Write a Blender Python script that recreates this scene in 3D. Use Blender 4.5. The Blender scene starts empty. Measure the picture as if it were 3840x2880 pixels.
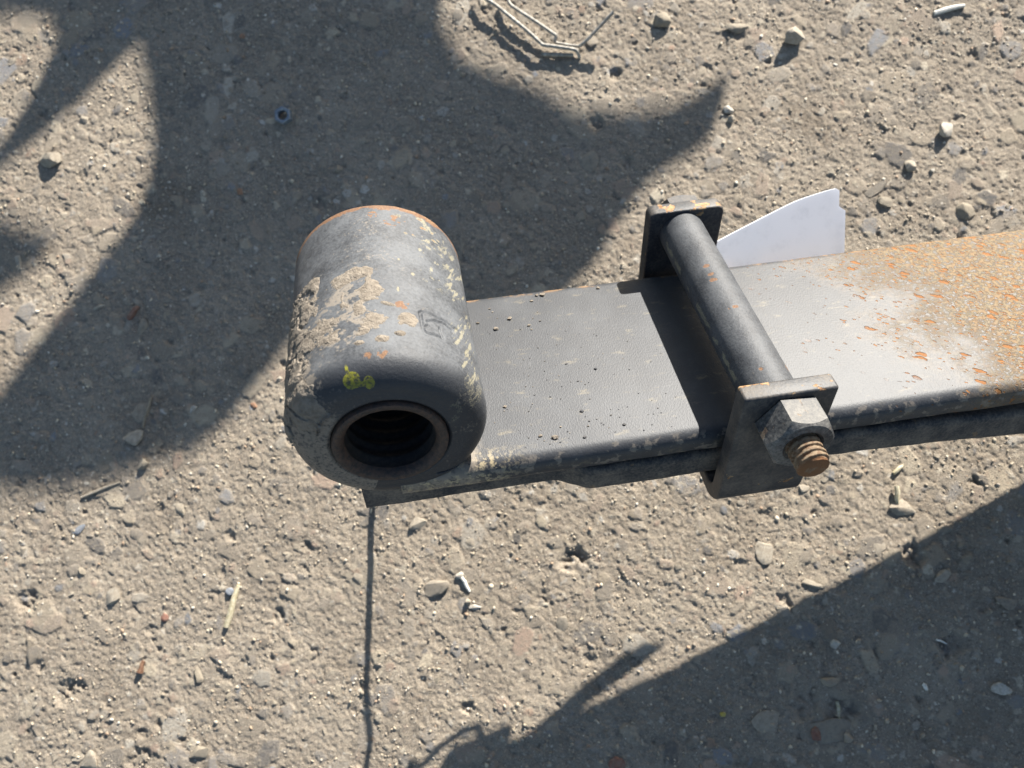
import bpy, bmesh, math, random
import numpy as np
from mathutils import Matrix, Vector
from mathutils.geometry import tessellate_polygon

# ------------------------------------------------------------------ camera, sky, sun, exposure
scene = bpy.context.scene
C = scene.collection
MM = 0.001
cd = bpy.data.cameras.new("camera")
cam = bpy.data.objects.new("camera", cd); C.objects.link(cam)
cd.sensor_width = 36.0; cd.lens = 27.07
cd.clip_start = 0.01; cd.clip_end = 200.0
cd.dof.use_dof = True; cd.dof.focus_distance = 0.242; cd.dof.aperture_fstop = 18.0; cd.dof.aperture_blades = 0
CAM_R = Matrix(((0.98698625, 0.15679167, 0.03570042), (-0.14949822, 0.97646745, -0.15544001), (-0.059232, 0.14808, 0.98720002)))
cam.matrix_world = Matrix.Translation(Vector((13.79962, -60.083685, 381.591678)) * MM) @ CAM_R.to_4x4()
scene.camera = cam

SUN = Vector((0.48593554, 0.79757121, 0.35741686)).normalized()      # towards the sun
wd = bpy.data.worlds.new("World"); scene.world = wd; wd.use_nodes = True
nt = wd.node_tree; nt.nodes.clear()
sky = nt.nodes.new("ShaderNodeTexSky"); sky.sky_type = 'NISHITA'; sky.sun_disc = False
sky.sun_elevation = math.asin(SUN.z); sky.sun_rotation = math.atan2(SUN.x, SUN.y)
sky.air_density = 1.0; sky.dust_density = 0.5; sky.ozone_density = 1.0
bg = nt.nodes.new("ShaderNodeBackground"); bg.inputs[1].default_value = 0.058
wo = nt.nodes.new("ShaderNodeOutputWorld")
nt.links.new(sky.outputs[0], bg.inputs[0]); nt.links.new(bg.outputs[0], wo.inputs[0])
sl = bpy.data.lights.new("sun", 'SUN'); sl.energy = 5.0; sl.angle = math.radians(0.53); sl.color = (1.0, 0.95, 0.875)
so = bpy.data.objects.new("sun", sl); C.objects.link(so)
so.rotation_euler = SUN.to_track_quat('Z', 'Y').to_euler(); so.location = SUN * 3
scene.view_settings.view_transform = 'Standard'; scene.view_settings.look = 'None'
scene.view_settings.exposure = 1.62; scene.view_settings.gamma = 1.0
scene.cycles.use_denoising = True

rng = np.random.default_rng(7)
random.seed(5)

# ------------------------------------------------------------------ noise
def _hash(ix, iy, iz, seed):
    h = (ix.astype(np.int64) * 374761393 + iy.astype(np.int64) * 668265263 + iz.astype(np.int64) * 2147483647 + seed * 974634777) & 0xffffffff
    h = ((h ^ (h >> 13)) * 1274126177) & 0xffffffff
    h = h ^ (h >> 16)
    return (h & 0xffffff).astype(np.float32) / 0xffffff

def vnoise(x, y, z=None, seed=0):
    x = np.asarray(x, np.float32); y = np.asarray(y, np.float32)
    ix = np.floor(x); iy = np.floor(y); fx = x - ix; fy = y - iy
    fx = fx * fx * (3 - 2 * fx); fy = fy * fy * (3 - 2 * fy)
    def plane(iz):
        a = _hash(ix, iy, iz, seed); b = _hash(ix + 1, iy, iz, seed)
        c = _hash(ix, iy + 1, iz, seed); d = _hash(ix + 1, iy + 1, iz, seed)
        return (a * (1 - fx) + b * fx) * (1 - fy) + (c * (1 - fx) + d * fx) * fy
    if z is None:
        return plane(np.zeros_like(ix))
    z = np.asarray(z, np.float32); iz = np.floor(z); fz = z - iz; fz = fz * fz * (3 - 2 * fz)
    return plane(iz) * (1 - fz) + plane(iz + 1) * fz

def fbm(x, y, z=None, octaves=4, seed=0, gain=.5):
    s = 0; a = 1.0; t = 0
    for o in range(octaves):
        k = 2.03 ** o
        s = s + a * vnoise(x * k, y * k, None if z is None else z * k, seed + o * 17); t += a; a *= gain
    return s / t

def sstep(a, b, x):
    t = np.clip((x - a) / (b - a), 0, 1); return t * t * (3 - 2 * t)

# ------------------------------------------------------------------ scene graph helpers
def tag(o, label=None, cat=None, group=None, kind=None):
    if label: o['label'] = label
    if cat: o['category'] = cat
    if group: o['group'] = group
    if kind: o['kind'] = kind
    return o

def mesh_np(name, V, F, mat, parent=None, smooth=True, angle=None, attrs=None):
    """one mesh object from a vertex array in mm and a list / array of faces"""
    me = bpy.data.meshes.new(name)
    V = np.asarray(V, np.float32) * MM
    if isinstance(F, np.ndarray):
        k = F.shape[1]
        me.vertices.add(len(V)); me.vertices.foreach_set('co', V.ravel())
        me.loops.add(F.size); me.loops.foreach_set('vertex_index', F.astype(np.int32).ravel())
        me.polygons.add(len(F)); me.polygons.foreach_set('loop_start', np.arange(0, F.size, k, dtype=np.int32))
        me.update(calc_edges=True); me.validate()
    else:
        me.from_pydata(V.tolist(), [], F); me.update()
    if smooth:
        me.polygons.foreach_set('use_smooth', np.ones(len(me.polygons), bool))
        if angle: me.set_sharp_from_angle(angle=math.radians(angle))
    for nm, arr in (attrs or {}).items():
        at = me.attributes.new(nm, 'FLOAT_COLOR', 'POINT')
        col = np.ones((len(V), 4), np.float32); col[:, :arr.shape[1]] = arr
        at.data.foreach_set('color', col.ravel())
    o = bpy.data.objects.new(name, me); C.objects.link(o)
    if mat: me.materials.append(mat)
    if parent: o.parent = parent
    return o

def mesh_bm(name, bm, mat, parent=None, smooth=True, angle=35):
    bmesh.ops.recalc_face_normals(bm, faces=bm.faces)
    me = bpy.data.meshes.new(name); bm.to_mesh(me); bm.free()
    me.transform(Matrix.Scale(MM, 4))
    if smooth:
        me.polygons.foreach_set('use_smooth', np.ones(len(me.polygons), bool))
        me.set_sharp_from_angle(angle=math.radians(angle))
    o = bpy.data.objects.new(name, me); C.objects.link(o)
    me.materials.append(mat)
    if parent: o.parent = parent
    return o

def grid_faces(n, m, wrap_m=False, flip=False):
    i = np.arange(n - 1)[:, None]; j = np.arange(m if wrap_m else m - 1)[None, :]
    j2 = (j + 1) % m
    a = i * m + j; b = i * m + j2; c = (i + 1) * m + j2; d = (i + 1) * m + j
    f = np.stack([a, b, c, d], -1).reshape(-1, 4)
    return f[:, ::-1].copy() if flip else f

def empty(name, loc=(0, 0, 0)):
    o = bpy.data.objects.new(name, None); C.objects.link(o); o.location = Vector(loc) * MM
    o.empty_display_size = 0.02
    return o

def tube_bm(pts, r, seg=10, taper=None, cap=True):
    """round bar through points (mm)"""
    bm = bmesh.new(); rings = []
    P = [Vector(p) for p in pts]
    up = Vector((0.13, 0.21, 1)).normalized()
    for i, p in enumerate(P):
        t = (P[min(i + 1, len(P) - 1)] - P[max(i - 1, 0)]).normalized()
        a = t.cross(up)
        if a.length < 1e-3: a = t.cross(Vector((1, 0, 0)))
        a.normalize(); b = t.cross(a)
        rr = r if taper is None else r * taper[i]
        rings.append([bm.verts.new(p + (a * math.cos(2 * math.pi * k / seg) + b * math.sin(2 * math.pi * k / seg)) * rr) for k in range(seg)])
    for q in range(len(rings) - 1):
        for k in range(seg):
            bm.faces.new((rings[q][k], rings[q][(k + 1) % seg], rings[q + 1][(k + 1) % seg], rings[q + 1][k]))
    if cap:
        bm.faces.new(rings[0]); bm.faces.new(rings[-1][::-1])
    return bm

def smooth_path(pts, n=8):
    P = [Vector(p) for p in pts]; out = []
    for i in range(len(P) - 1):
        p0 = P[max(i - 1, 0)]; p1 = P[i]; p2 = P[i + 1]; p3 = P[min(i + 2, len(P) - 1)]
        for k in range(n):
            t = k / n
            out.append(0.5 * ((2 * p1) + (p2 - p0) * t + (2 * p0 - 5 * p1 + 4 * p2 - p3) * t * t + (3 * p1 - p0 - 3 * p2 + p3) * t ** 3))
    out.append(P[-1]); return out

# ------------------------------------------------------------------ material helpers
class NT:
    def __init__(s, name):
        s.m = bpy.data.materials.new(name); s.m.use_nodes = True
        s.t = s.m.node_tree; s.t.nodes.clear()
        s.out = s.n('ShaderNodeOutputMaterial'); s.b = s.n('ShaderNodeBsdfPrincipled')
        s.l(s.b.outputs[0], s.out.inputs[0])
        tc = s.n('ShaderNodeTexCoord'); mp = s.n('ShaderNodeMapping'); mp.inputs['Scale'].default_value = (1000, 1000, 1000)
        s.l(tc.outputs['Object'], mp.inputs[0]); s.co = mp.outputs[0]          # millimetres
    def n(s, k): return s.t.nodes.new(k)
    def l(s, a, b): s.t.links.new(a, b)
    def put(s, sock, v):
        if isinstance(v, (int, float)): sock.default_value = v
        elif isinstance(v, tuple): sock.default_value = v if len(v) == 4 or len(sock.default_value) == 3 else (*v, 1)
        else: s.l(v, sock)
    def world_mm(s):
        g = s.n('ShaderNodeNewGeometry'); v = s.n('ShaderNodeVectorMath'); v.operation = 'SCALE'; v.inputs['Scale'].default_value = 1000; s.l(g.outputs['Position'], v.inputs[0]); return v.outputs[0]
    def noise(s, scale, detail=4, rough=.55, dist=0, co=None):
        x = s.n('ShaderNodeTexNoise'); x.inputs['Scale'].default_value = scale; x.inputs['Detail'].default_value = detail
        x.inputs['Roughness'].default_value = rough; x.inputs['Distortion'].default_value = dist
        s.l(co or s.co, x.inputs['Vector']); return x.outputs[0]
    def voro(s, scale, feature='F1', co=None, out=0, rand=1.0):
        x = s.n('ShaderNodeTexVoronoi'); x.feature = feature; x.inputs['Scale'].default_value = scale
        x.inputs['Randomness'].default_value = rand
        s.l(co or s.co, x.inputs['Vector']); return x.outputs[out]
    def ramp(s, v, a, b, lo=0.0, hi=1.0):
        x = s.n('ShaderNodeMapRange'); x.interpolation_type = 'SMOOTHSTEP'
        x.inputs['From Min'].default_value = a; x.inputs['From Max'].default_value = b
        x.inputs['To Min'].default_value = lo; x.inputs['To Max'].default_value = hi
        s.put(x.inputs[0], v); return x.outputs[0]
    def math(s, op, a, b=0.0):
        x = s.n('ShaderNodeMath'); x.operation = op; s.put(x.inputs[0], a); s.put(x.inputs[1], b); return x.outputs[0]
    def mix(s, f, a, b):
        x = s.n('ShaderNodeMix'); x.data_type = 'RGBA'; x.clamp_factor = True
        s.put(x.inputs[0], f); s.put(x.inputs[6], a); s.put(x.inputs[7], b); return x.outputs[2]
    def attr(s, name):
        x = s.n('ShaderNodeAttribute'); x.attribute_name = name; return x
    def sep(s, v):
        x = s.n('ShaderNodeSeparateXYZ'); s.l(v, x.inputs[0]); return x.outputs
    def sepc(s, v):
        x = s.n('ShaderNodeSeparateColor'); s.l(v, x.inputs[0]); return x.outputs
    def mapped(s, scale=(1, 1, 1), rot=(0, 0, 0), loc=(0, 0, 0)):
        x = s.n('ShaderNodeMapping'); x.inputs['Scale'].default_value = scale; x.inputs['Rotation'].default_value = rot
        x.inputs['Location'].default_value = loc
        s.l(s.co, x.inputs[0]); return x.outputs[0]
    def bump(s, h, dist_mm, strength=1.0, normal=None):
        x = s.n('ShaderNodeBump'); x.inputs['Strength'].default_value = strength; x.inputs['Distance'].default_value = dist_mm * MM
        s.put(x.inputs['Height'], h)
        if normal is not None: s.l(normal, x.inputs['Normal'])
        return x.outputs[0]
    def fin(s, col, rough, bump=None, metal=0.0, spec=None):
        s.put(s.b.inputs['Base Color'], col); s.put(s.b.inputs['Roughness'], rough); s.put(s.b.inputs['Metallic'], metal)
        if spec is not None: s.put(s.b.inputs['Specular IOR Level'], spec)
        if bump is not None: s.l(bump, s.b.inputs['Normal'])
        return s.m

PAINT = (0.020, 0.022, 0.026)
DUST = (0.165, 0.138, 0.108)
RUST_D = (0.16, 0.065, 0.022)
RUST_L = (0.29, 0.165, 0.07)
MUD = (0.27, 0.225, 0.175)

def mat_dirt():
    k = NT('dirt_ground')
    a = k.attr('tone')
    n1 = k.noise(.022, 6, .66); n3 = k.noise(.22, 4, .6)
    base = k.mix(k.ramp(n1, .35, .7), (0.250, 0.208, 0.158), (0.338, 0.284, 0.217))
    base = k.mix(k.ramp(n3, .52, .74, 0, .55), base, (0.182, 0.150, 0.113))
    base = k.mix(k.ramp(k.noise(1.1, 5, .7), .53, .66, 0, .8), base, (0.47, 0.41, 0.335))
    base = k.mix(k.ramp(k.noise(1.4, 4, .66), .55, .68, 0, .75), base, (0.098, 0.083, 0.066))
    base = k.mix(k.ramp(k.noise(.013, 6, .68), .53, .68, 0, .55), base, (0.165, 0.130, 0.094))      # darker, damper-coloured earth
    al = k.n('ShaderNodeMath'); al.operation = 'MULTIPLY'; k.l(a.outputs['Alpha'], al.inputs[0]); al.inputs[1].default_value = 1.0
    dusty = k.math('MULTIPLY', al.outputs[0], k.ramp(k.noise(.55, 4, .6), .3, .62, .40, 1.0))
    col = k.mix(dusty, base, a.outputs['Color'])
    h = k.math('ADD', k.math('MULTIPLY', k.noise(1.3, 8, .68), 1.0), k.math('MULTIPLY', k.noise(4.5, 3, .6), .35))
    return k.fin(col, .93, k.bump(h, 1.2, .8), spec=.25)

def mat_stone(name, c1, c2, rough=.85, dust=.5):
    k = NT(name)
    oi = k.n('ShaderNodeObjectInfo')
    col = k.mix(oi.outputs['Random'], c1, c2)
    col = k.mix(k.ramp(k.noise(.5, 5, .6, co=k.world_mm()), .4, .7, 0, .5), col, tuple(x * .62 for x in c1))
    col = k.mix(k.ramp(k.noise(.45, 5, .68, co=k.world_mm()), .42, .62, 0, dust), col, (0.30, 0.25, 0.188))
    return k.fin(col, rough, k.bump(k.noise(2.6, 6, .7, co=k.world_mm()), .8, .9), spec=.3)

def mat_grit():
    k = NT('grit')
    a = k.attr('tone')
    return k.fin(a.outputs['Color'], .75, None, spec=.35)

def paint_layers(k, dust=DUST, dust_lo=.46, dust_hi=.74, dust_amt=.55):
    """satin black paint with dusty film; returns colour, roughness"""
    fine = k.noise(1.1, 7, .66); big = k.noise(.09, 5, .6)
    d = k.math('MULTIPLY', k.ramp(k.math('ADD', k.math('MULTIPLY', fine, .45), k.math('MULTIPLY', big, .55)), dust_lo, dust_hi), dust_amt)
    col = k.mix(d, PAINT, dust)
    ro = k.ramp(d, 0, 1, .57, .72)
    return col, ro

def mat_leaf():
    k = NT('worn_black_leaf_paint')
    x, y, z = k.sep(k.co)
    col, ro = paint_layers(k, dust_lo=.40, dust_hi=.72, dust_amt=.30, dust=(0.090, 0.095, 0.101))
    col = k.mix(k.ramp(k.noise(.055, 5, .68, co=k.mapped((1.6, .8, 1))), .46, .62, 0, .8), col, (0.020, 0.022, 0.026))
    sc1 = k.noise(1.0, 2, .5, co=k.mapped((.05, 1.9, 1), (0, 0, .35))); sc2 = k.noise(.9, 2, .5, co=k.mapped((1.7, .05, 1), (0, 0, -.12)))
    scr = k.math('MULTIPLY', k.math('MAXIMUM', k.ramp(sc1, .70, .76), k.ramp(sc2, .72, .78)), k.ramp(k.noise(.045, 4, .6), .48, .62))
    col = k.mix(k.math('MULTIPLY', scr, .45), col, (0.17, 0.168, 0.16))
    # tan smears of dust
    sm = k.math('MULTIPLY', k.ramp(k.noise(.12, 5, .7, co=k.mapped((1, 2.2, 1))), .57, .72), .32)
    col = k.mix(sm, col, (0.22, 0.18, 0.105))
    # rust film towards the middle of the spring, more of it along the far edge
    edge = k.math('ADD', x, k.math('MULTIPLY', y, .30))
    n = k.noise(.05, 5, .62)
    g = k.math('ADD', edge, k.math('MULTIPLY', k.math('SUBTRACT', n, .5), 90.0))
    film = k.ramp(g, 200, 268, 0, .92)
    grain = k.ramp(k.noise(.62, 6, .68), .36, .60)
    thr = k.math('MULTIPLY', film, k.ramp(grain, 0, 1, .22, 1.0))
    col = k.mix(k.math('MULTIPLY', thr, .54), col, k.mix(k.ramp(k.noise(.3, 4, .6), .35, .65), (0.320, 0.245, 0.140), (0.345, 0.210, 0.090)))
    # blistered rust spots, drawn out along one diagonal
    ro_ = k.mapped((1, 1, 1), (0, 0, math.radians(38)))
    sc_ = k.n('ShaderNodeMapping'); sc_.inputs['Scale'].default_value = (.55, 1.25, 1); k.l(ro_, sc_.inputs[0]); co = sc_.outputs[0]
    wob = k.n('ShaderNodeMix'); wob.data_type = 'VECTOR'
    nz = k.n('ShaderNodeTexNoise'); nz.inputs['Scale'].default_value = .5; k.l(k.co, nz.inputs['Vector'])
    va = k.n('ShaderNodeVectorMath'); va.operation = 'MULTIPLY_ADD'; k.l(nz.outputs['Color'], va.inputs[0]); va.inputs[1].default_value = (2.0, 2.0, 2.0); k.l(co, va.inputs[2])
    vd = k.voro(.30, co=va.outputs[0])
    vr = k.voro(.30, co=va.outputs[0], out=1)
    pick = k.math('GREATER_THAN', k.math('ADD', k.sepc(vr)[0], k.math('MULTIPLY', film, .42)), .92)
    spot = k.math('MULTIPLY', k.math('MULTIPLY', k.ramp(vd, .34, .24), pick), k.ramp(g, 195, 225))
    vd2 = k.voro(.8, co=va.outputs[0]); vr2 = k.voro(.8, co=va.outputs[0], out=1)
    pick2 = k.math('GREATER_THAN', k.math('ADD', k.sepc(vr2)[1], k.math('MULTIPLY', film, .40)), .89)
    spot2 = k.math('MULTIPLY', k.math('MULTIPLY', k.ramp(vd2, .36, .26), pick2), k.ramp(g, 185, 215))
    sp = k.math('MAXIMUM', spot, spot2)
    col = k.mix(k.math('MULTIPLY', sp, .9), col, k.mix(k.sepc(vr)[2], (0.190, 0.078, 0.026), (0.265, 0.125, 0.045)))
    # rust on the far rim and the lap below the eye
    rim = k.math('MULTIPLY', k.ramp(y, 75.5, 78.5), k.ramp(k.noise(.14, 4, .65), .50, .62))
    col = k.mix(k.math('MULTIPLY', rim, .8), col, RUST_L)
    lap = k.math('MULTIPLY', k.math('MULTIPLY', k.ramp(x, 78, 60), k.ramp(y, 9, 1)), k.ramp(k.noise(.55, 4, .65), .47, .6))
    col = k.mix(k.math('MULTIPLY', lap, .8), col, (0.42, 0.34, 0.20))
    pack = k.math('MULTIPLY', k.ramp(x, 63.5, 59.0), k.ramp(k.noise(.30, 5, .66), .36, .56))        # dirt packed where the eye meets the leaf
    col = k.mix(k.math('MULTIPLY', pack, .75), col, (0.20, 0.168, 0.128))
    # dusty flakes on the near side
    side = k.math('MULTIPLY', k.ramp(y, 3.2, .8), k.ramp(k.noise(.22, 5, .62), .53, .60))
    col = k.mix(k.math('MULTIPLY', side, .7), col, (0.17, 0.145, 0.115))
    ro2 = k.math('MAXIMUM', k.math('MULTIPLY', k.math('MAXIMUM', thr, k.math('MAXIMUM', sp, lap)), .72), ro)
    hm = k.noise(1.5, 2, .5, co=k.mapped((1.5, .8, 1)))
    b1 = k.bump(hm, .11, .7)
    b2 = k.bump(k.math('SUBTRACT', k.math('MULTIPLY', thr, .5), sp), .35, .8, b1)
    k.b.inputs['IOR'].default_value = 1.5
    k.l(k.ramp(k.math('MAXIMUM', thr, sp), .1, .6, .50, .12), k.b.inputs['Specular IOR Level'])
    return k.fin(col, ro2, b2)

def mat_paint(name, dust_amt=.5, dust_lo=.46, dust_hi=.74, rough=.42, chips=.0, chip_thr=.66, hammer=.12, rust_scale=.16, edge_z=0.0, spec=.38, dust=DUST):
    k = NT(name)
    col, ro = paint_layers(k, dust_amt=dust_amt, dust_lo=dust_lo, dust_hi=dust_hi, dust=dust)
    ro = k.math('ADD', ro, rough - .47)
    a = k.ramp(k.noise(rust_scale, 5, .62), chip_thr, chip_thr + .03)
    if edge_z:
        a = k.math('MAXIMUM', a, k.math('MULTIPLY', k.ramp(k.sep(k.co)[2], edge_z - .9, edge_z), k.ramp(k.noise(.16, 4, .62), .57, .60)))
    col = k.mix(k.math('MULTIPLY', a, chips), col, k.mix(k.ramp(k.noise(.7, 4, .6), .35, .6), (0.17, 0.08, 0.03), (0.33, 0.215, 0.105)))
    ro = k.math('MAXIMUM', ro, k.math('MULTIPLY', a, .8 if chips else 0))
    b = k.bump(k.math('SUBTRACT', k.noise(1.2, 3, .55), k.math('MULTIPLY', a, .8 if chips else 0)), hammer, .8)
    return k.fin(col, ro, b, spec=spec)

def mat_masked(name, barrel_dust=0):
    """paint + worn layers driven by the mesh's own 'wear' attribute: R dust/mud film, G rust, B yellow undercoat, A bare black"""
    k = NT(name)
    at = k.attr('wear'); r, g, b = k.sepc(at.outputs['Color'])
    top = k.ramp(k.sep(k.co)[1], 2.5, 10.0, .06, barrel_dust) if barrel_dust else .38     # dust on the worn barrel; near face kept darker to stand for its shade
    col, ro = paint_layers(k, dust_lo=.30, dust_hi=.66, dust_amt=top, dust=(0.155, 0.162, 0.170))
    f = k.noise(1.0, 6, .68); f2 = k.noise(2.1, 4, .6)
    col = k.mix(k.math('MULTIPLY', k.ramp(k.math('ADD', r, k.math('SUBTRACT', f, .5)), .35, .62), .72), col, k.mix(k.noise(.4, 4, .6), (0.165, 0.145, 0.118), MUD))
    col = k.mix(k.math('MULTIPLY', k.ramp(k.math('ADD', b, k.math('MULTIPLY', k.math('SUBTRACT', f2, .5), 1.5)), .35, .95), .50), col, (0.31, 0.275, 0.175))
    rm = k.ramp(k.math('ADD', g, k.math('MULTIPLY', k.math('SUBTRACT', f, .5), .9)), .42, .60)
    col = k.mix(k.math('MULTIPLY', rm, .8), col, k.mix(k.ramp(f2, .40, .75), (0.13, 0.058, 0.024), (0.235, 0.130, 0.055)))
    gy = k.ramp(at.outputs['Alpha'], .45, .6)           # alpha = 1 plain, lower = fresh paint dab
    yel = k.math('SUBTRACT', 1.0, gy)
    col = k.mix(k.math('MULTIPLY', yel, k.ramp(f, .34, .62)), col, (0.215, 0.205, 0.018))
    any_ = k.math('MAXIMUM', k.math('MAXIMUM', r, g), b)
    ro = k.math('MAXIMUM', ro, k.math('MULTIPLY', k.ramp(any_, .3, .6), .75))
    h = k.math('ADD', k.math('MULTIPLY', f, .8), k.math('MULTIPLY', k.math('MAXIMUM', b, r), .5))
    return k.fin(col, ro, k.bump(h, .24, .8), spec=.38)

def mat_mud():
    k = NT('dried_mud')
    col = k.mix(k.ramp(k.noise(.5, 6, .65), .35, .65), (0.165, 0.140, 0.112), (0.235, 0.203, 0.164))
    h = k.math('ADD', k.noise(1.0, 8, .7), k.math('MULTIPLY', k.noise(3.0, 3, .6), .4))
    return k.fin(col, .95, k.bump(h, .8, .9), spec=.15)

def mat_rusty(name, c1, c2, rough=.8, scale=.7):
    k = NT(name)
    col = k.mix(k.ramp(k.noise(scale, 6, .65), .35, .65), c1, c2)
    return k.fin(col, rough, k.bump(k.noise(1.6, 5, .6), .25, .8), spec=.3)

def mat_plain(name, c1, c2, rough, scale=1.0, metal=0.0, bump=.1, spec=.5):
    k = NT(name)
    col = k.mix(k.ramp(k.noise(scale, 4, .6), .4, .65), c1, c2)
    return k.fin(col, rough, k.bump(k.noise(2.0, 3, .6), bump, .6), metal=metal, spec=spec)

def mat_bolt():
    k = NT('rusty_thread')
    col = k.mix(k.ramp(k.noise(.7, 6, .65), .35, .65), (0.105, 0.058, 0.032), (0.215, 0.165, 0.108))
    end = k.math('MULTIPLY', k.ramp(k.sep(k.co)[1], -26.4, -27.1), k.ramp(k.noise(.5, 4, .6), .3, .5))
    col = k.mix(end, col, (0.165, 0.078, 0.034))
    return k.fin(col, .85, k.bump(k.noise(1.6, 5, .6), .25, .8), spec=.3)

def mat_tag():
    k = NT('white_plastic_card')
    col = k.mix(k.ramp(k.noise(.12, 6, .72), .50, .70, 0, .45), (0.77, 0.78, 0.82), (0.60, 0.61, 0.65))
    m = k.fin(col, .38, None, spec=.45)
    tr = k.n('ShaderNodeBsdfTranslucent'); k.put(tr.inputs[0], (0.75, 0.77, 0.82))
    mx = k.n('ShaderNodeMixShader'); mx.inputs[0].default_value = .25
    k.l(k.b.outputs[0], mx.inputs[1]); k.l(tr.outputs[0], mx.inputs[2]); k.l(mx.outputs[0], k.out.inputs[0])
    return m

M_DIRT = mat_dirt()
M_LEAF = mat_leaf()
M_LEAF2 = mat_paint('dusty_black_second_leaf', dust_lo=.38, dust_hi=.66, dust_amt=.9, rough=.6, chips=.35, chip_thr=.66)
M_CLAMP = mat_paint('black_clamp_paint', dust_lo=.40, dust_hi=.70, dust_amt=.62, rough=.44, chips=.9, chip_thr=.655, hammer=.10, edge_z=24.6)
M_TUBE = mat_masked('black_tube_paint')
M_EYE = mat_masked('weathered_eye_paint', .58)
M_MUD = mat_mud()
M_BUSH = mat_rusty('bushing_steel', (0.026, 0.022, 0.020), (0.070, 0.042, 0.030), .6)
M_BORE = mat_plain('black_bore', (0.010, 0.010, 0.011), (0.026, 0.021, 0.018), .6, .8)
M_NUT = mat_paint('dusty_nut_paint', dust_amt=.95, dust_lo=.36, dust_hi=.66, rough=.5, chips=.3, chip_thr=.6, hammer=.08, dust=(0.20, 0.188, 0.168))
M_BOLT = mat_bolt()
M_TAG = mat_tag()

# ------------------------------------------------------------------ ground
XC, YC = -2.0, 18.0                      # middle of the finely modelled patch
HX, HY = 305.0, 250.0
def axis_lines(h, fine, grow, far):
    a = list(np.arange(-h, h + 1e-6, fine)); s = fine
    out = []
    p = h
    while p < far:
        s *= 1.06 if p < h + 320 else grow; p += s; out.append(p)
    return np.array([-v for v in out[::-1]] + a + out)
gx = axis_lines(HX, .62, 1.35, 6000.0) + XC
gy = axis_lines(HY, .62, 1.35, 6000.0) + YC
GX, GY = np.meshgrid(gx, gy, indexing='ij')
inner = 1 - sstep(0, 350, np.maximum(np.maximum(np.abs(GX - XC) - HX, np.abs(GY - YC) - HY), 0)).astype(np.float32)
def relief(x, y):
    h = 5.0 * (fbm(x / 95, y / 95, octaves=3, seed=3) - .5)
    h = h + .8 * (fbm(x / 19, y / 19, octaves=4, seed=11) - .5)
    r = 1 - np.abs(2 * fbm(x / 9, y / 9, octaves=3, seed=23) - 1)
    return h + .55 * (r - .6)
Z = relief(GX, GY)
Z += inner * (1.25 * (fbm(GX / 3.1, GY / 3.1, octaves=4, seed=31, gain=.66) - .5) + 1.35 * (fbm(GX / 1.25, GY / 1.3, octaves=2, seed=37) - .5))
TONE = np.zeros((*GX.shape, 4), np.float32)
TONE[..., :3] = (0.25, 0.22, 0.18)
i0 = int(np.searchsorted(gx, XC - HX)); j0 = int(np.searchsorted(gy, YC - HY))
STONE_COLS = [(0.36, 0.30, 0.22), (0.31, 0.258, 0.192), (0.43, 0.365, 0.27), (0.215, 0.183, 0.145), (0.28, 0.243, 0.20), (0.49, 0.425, 0.325), (0.36, 0.265, 0.20), (0.20, 0.205, 0.215), (0.11, 0.104, 0.098), (0.38, 0.34, 0.28),
              (0.17, 0.16, 0.15), (0.31, 0.265, 0.20), (0.45, 0.42, 0.37), (0.31, 0.22, 0.16)]
def stamp(cx, cy, r, h, col, strength, seed, aspect=1.0, pit=False):
    n = 5 + seed % 3; rs = np.random.default_rng(seed)
    ang = (np.arange(n) + rs.uniform(-.3, .3, n)) * 2 * math.pi / n + rs.uniform(0, 6.3); off = rs.uniform(.72, 1.08, n)
    ra = rs.uniform(0, math.pi)
    ia = int((cx - r * 1.6 - gx[i0]) / .62) + i0; ib = int((cx + r * 1.6 - gx[i0]) / .62) + i0 + 2
    ja = int((cy - r * 1.6 - gy[j0]) / .62) + j0; jb = int((cy + r * 1.6 - gy[j0]) / .62) + j0 + 2
    if ia < i0 or ja < j0 or ib > len(gx) - i0 or jb > len(gy) - j0: return
    X = GX[ia:ib, ja:jb] - cx; Y = GY[ia:ib, ja:jb] - cy
    u = X * math.cos(ra) + Y * math.sin(ra); v = (-X * math.sin(ra) + Y * math.cos(ra)) * aspect
    d = np.max(np.stack([(u * math.cos(a) + v * math.sin(a)) / (r * o) for a, o in zip(ang, off)]), 0)
    d = d + .22 * (vnoise((X + cx) / (r * .5), (Y + cy) / (r * .5), seed=seed % 97) - .5)
    if pit:
        Z[ia:ib, ja:jb] -= h * sstep(1.0, .45, d) * (.35 + .9 * vnoise((X + cx) / 1.7, (Y + cy) / 1.7, seed=seed % 89)); return
    m = sstep(1.0, .78, d)
    tilt = 1 + rs.uniform(-.45, .45) * u / r + rs.uniform(-.45, .45) * v / r
    zc = Z[ia:ib, ja:jb]; base = float(np.median(zc))
    top = base + h * tilt * (.85 + .15 * (1 - d))
    w = m * strength
    nz = np.maximum(zc, zc * (1 - m) + top * m)
    Z[ia:ib, ja:jb] = nz
    t = TONE[ia:ib, ja:jb]
    wc = sstep(1.0, .8, d)[..., None] * np.array(strength, np.float32)
    t[..., :3] = t[..., :3] * (1 - wc) + np.array(col, np.float32) * wc
    t[..., 3:] = np.maximum(t[..., 3:] * (1 - wc), wc)
rr = random.Random(3)
FINE_COLS = [(0.50, 0.435, 0.335), (0.43, 0.37, 0.28), (0.36, 0.305, 0.23), (0.30, 0.25, 0.19), (0.20, 0.168, 0.13), (0.15, 0.128, 0.10), (0.56, 0.50, 0.41), (0.33, 0.24, 0.17)]
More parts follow.
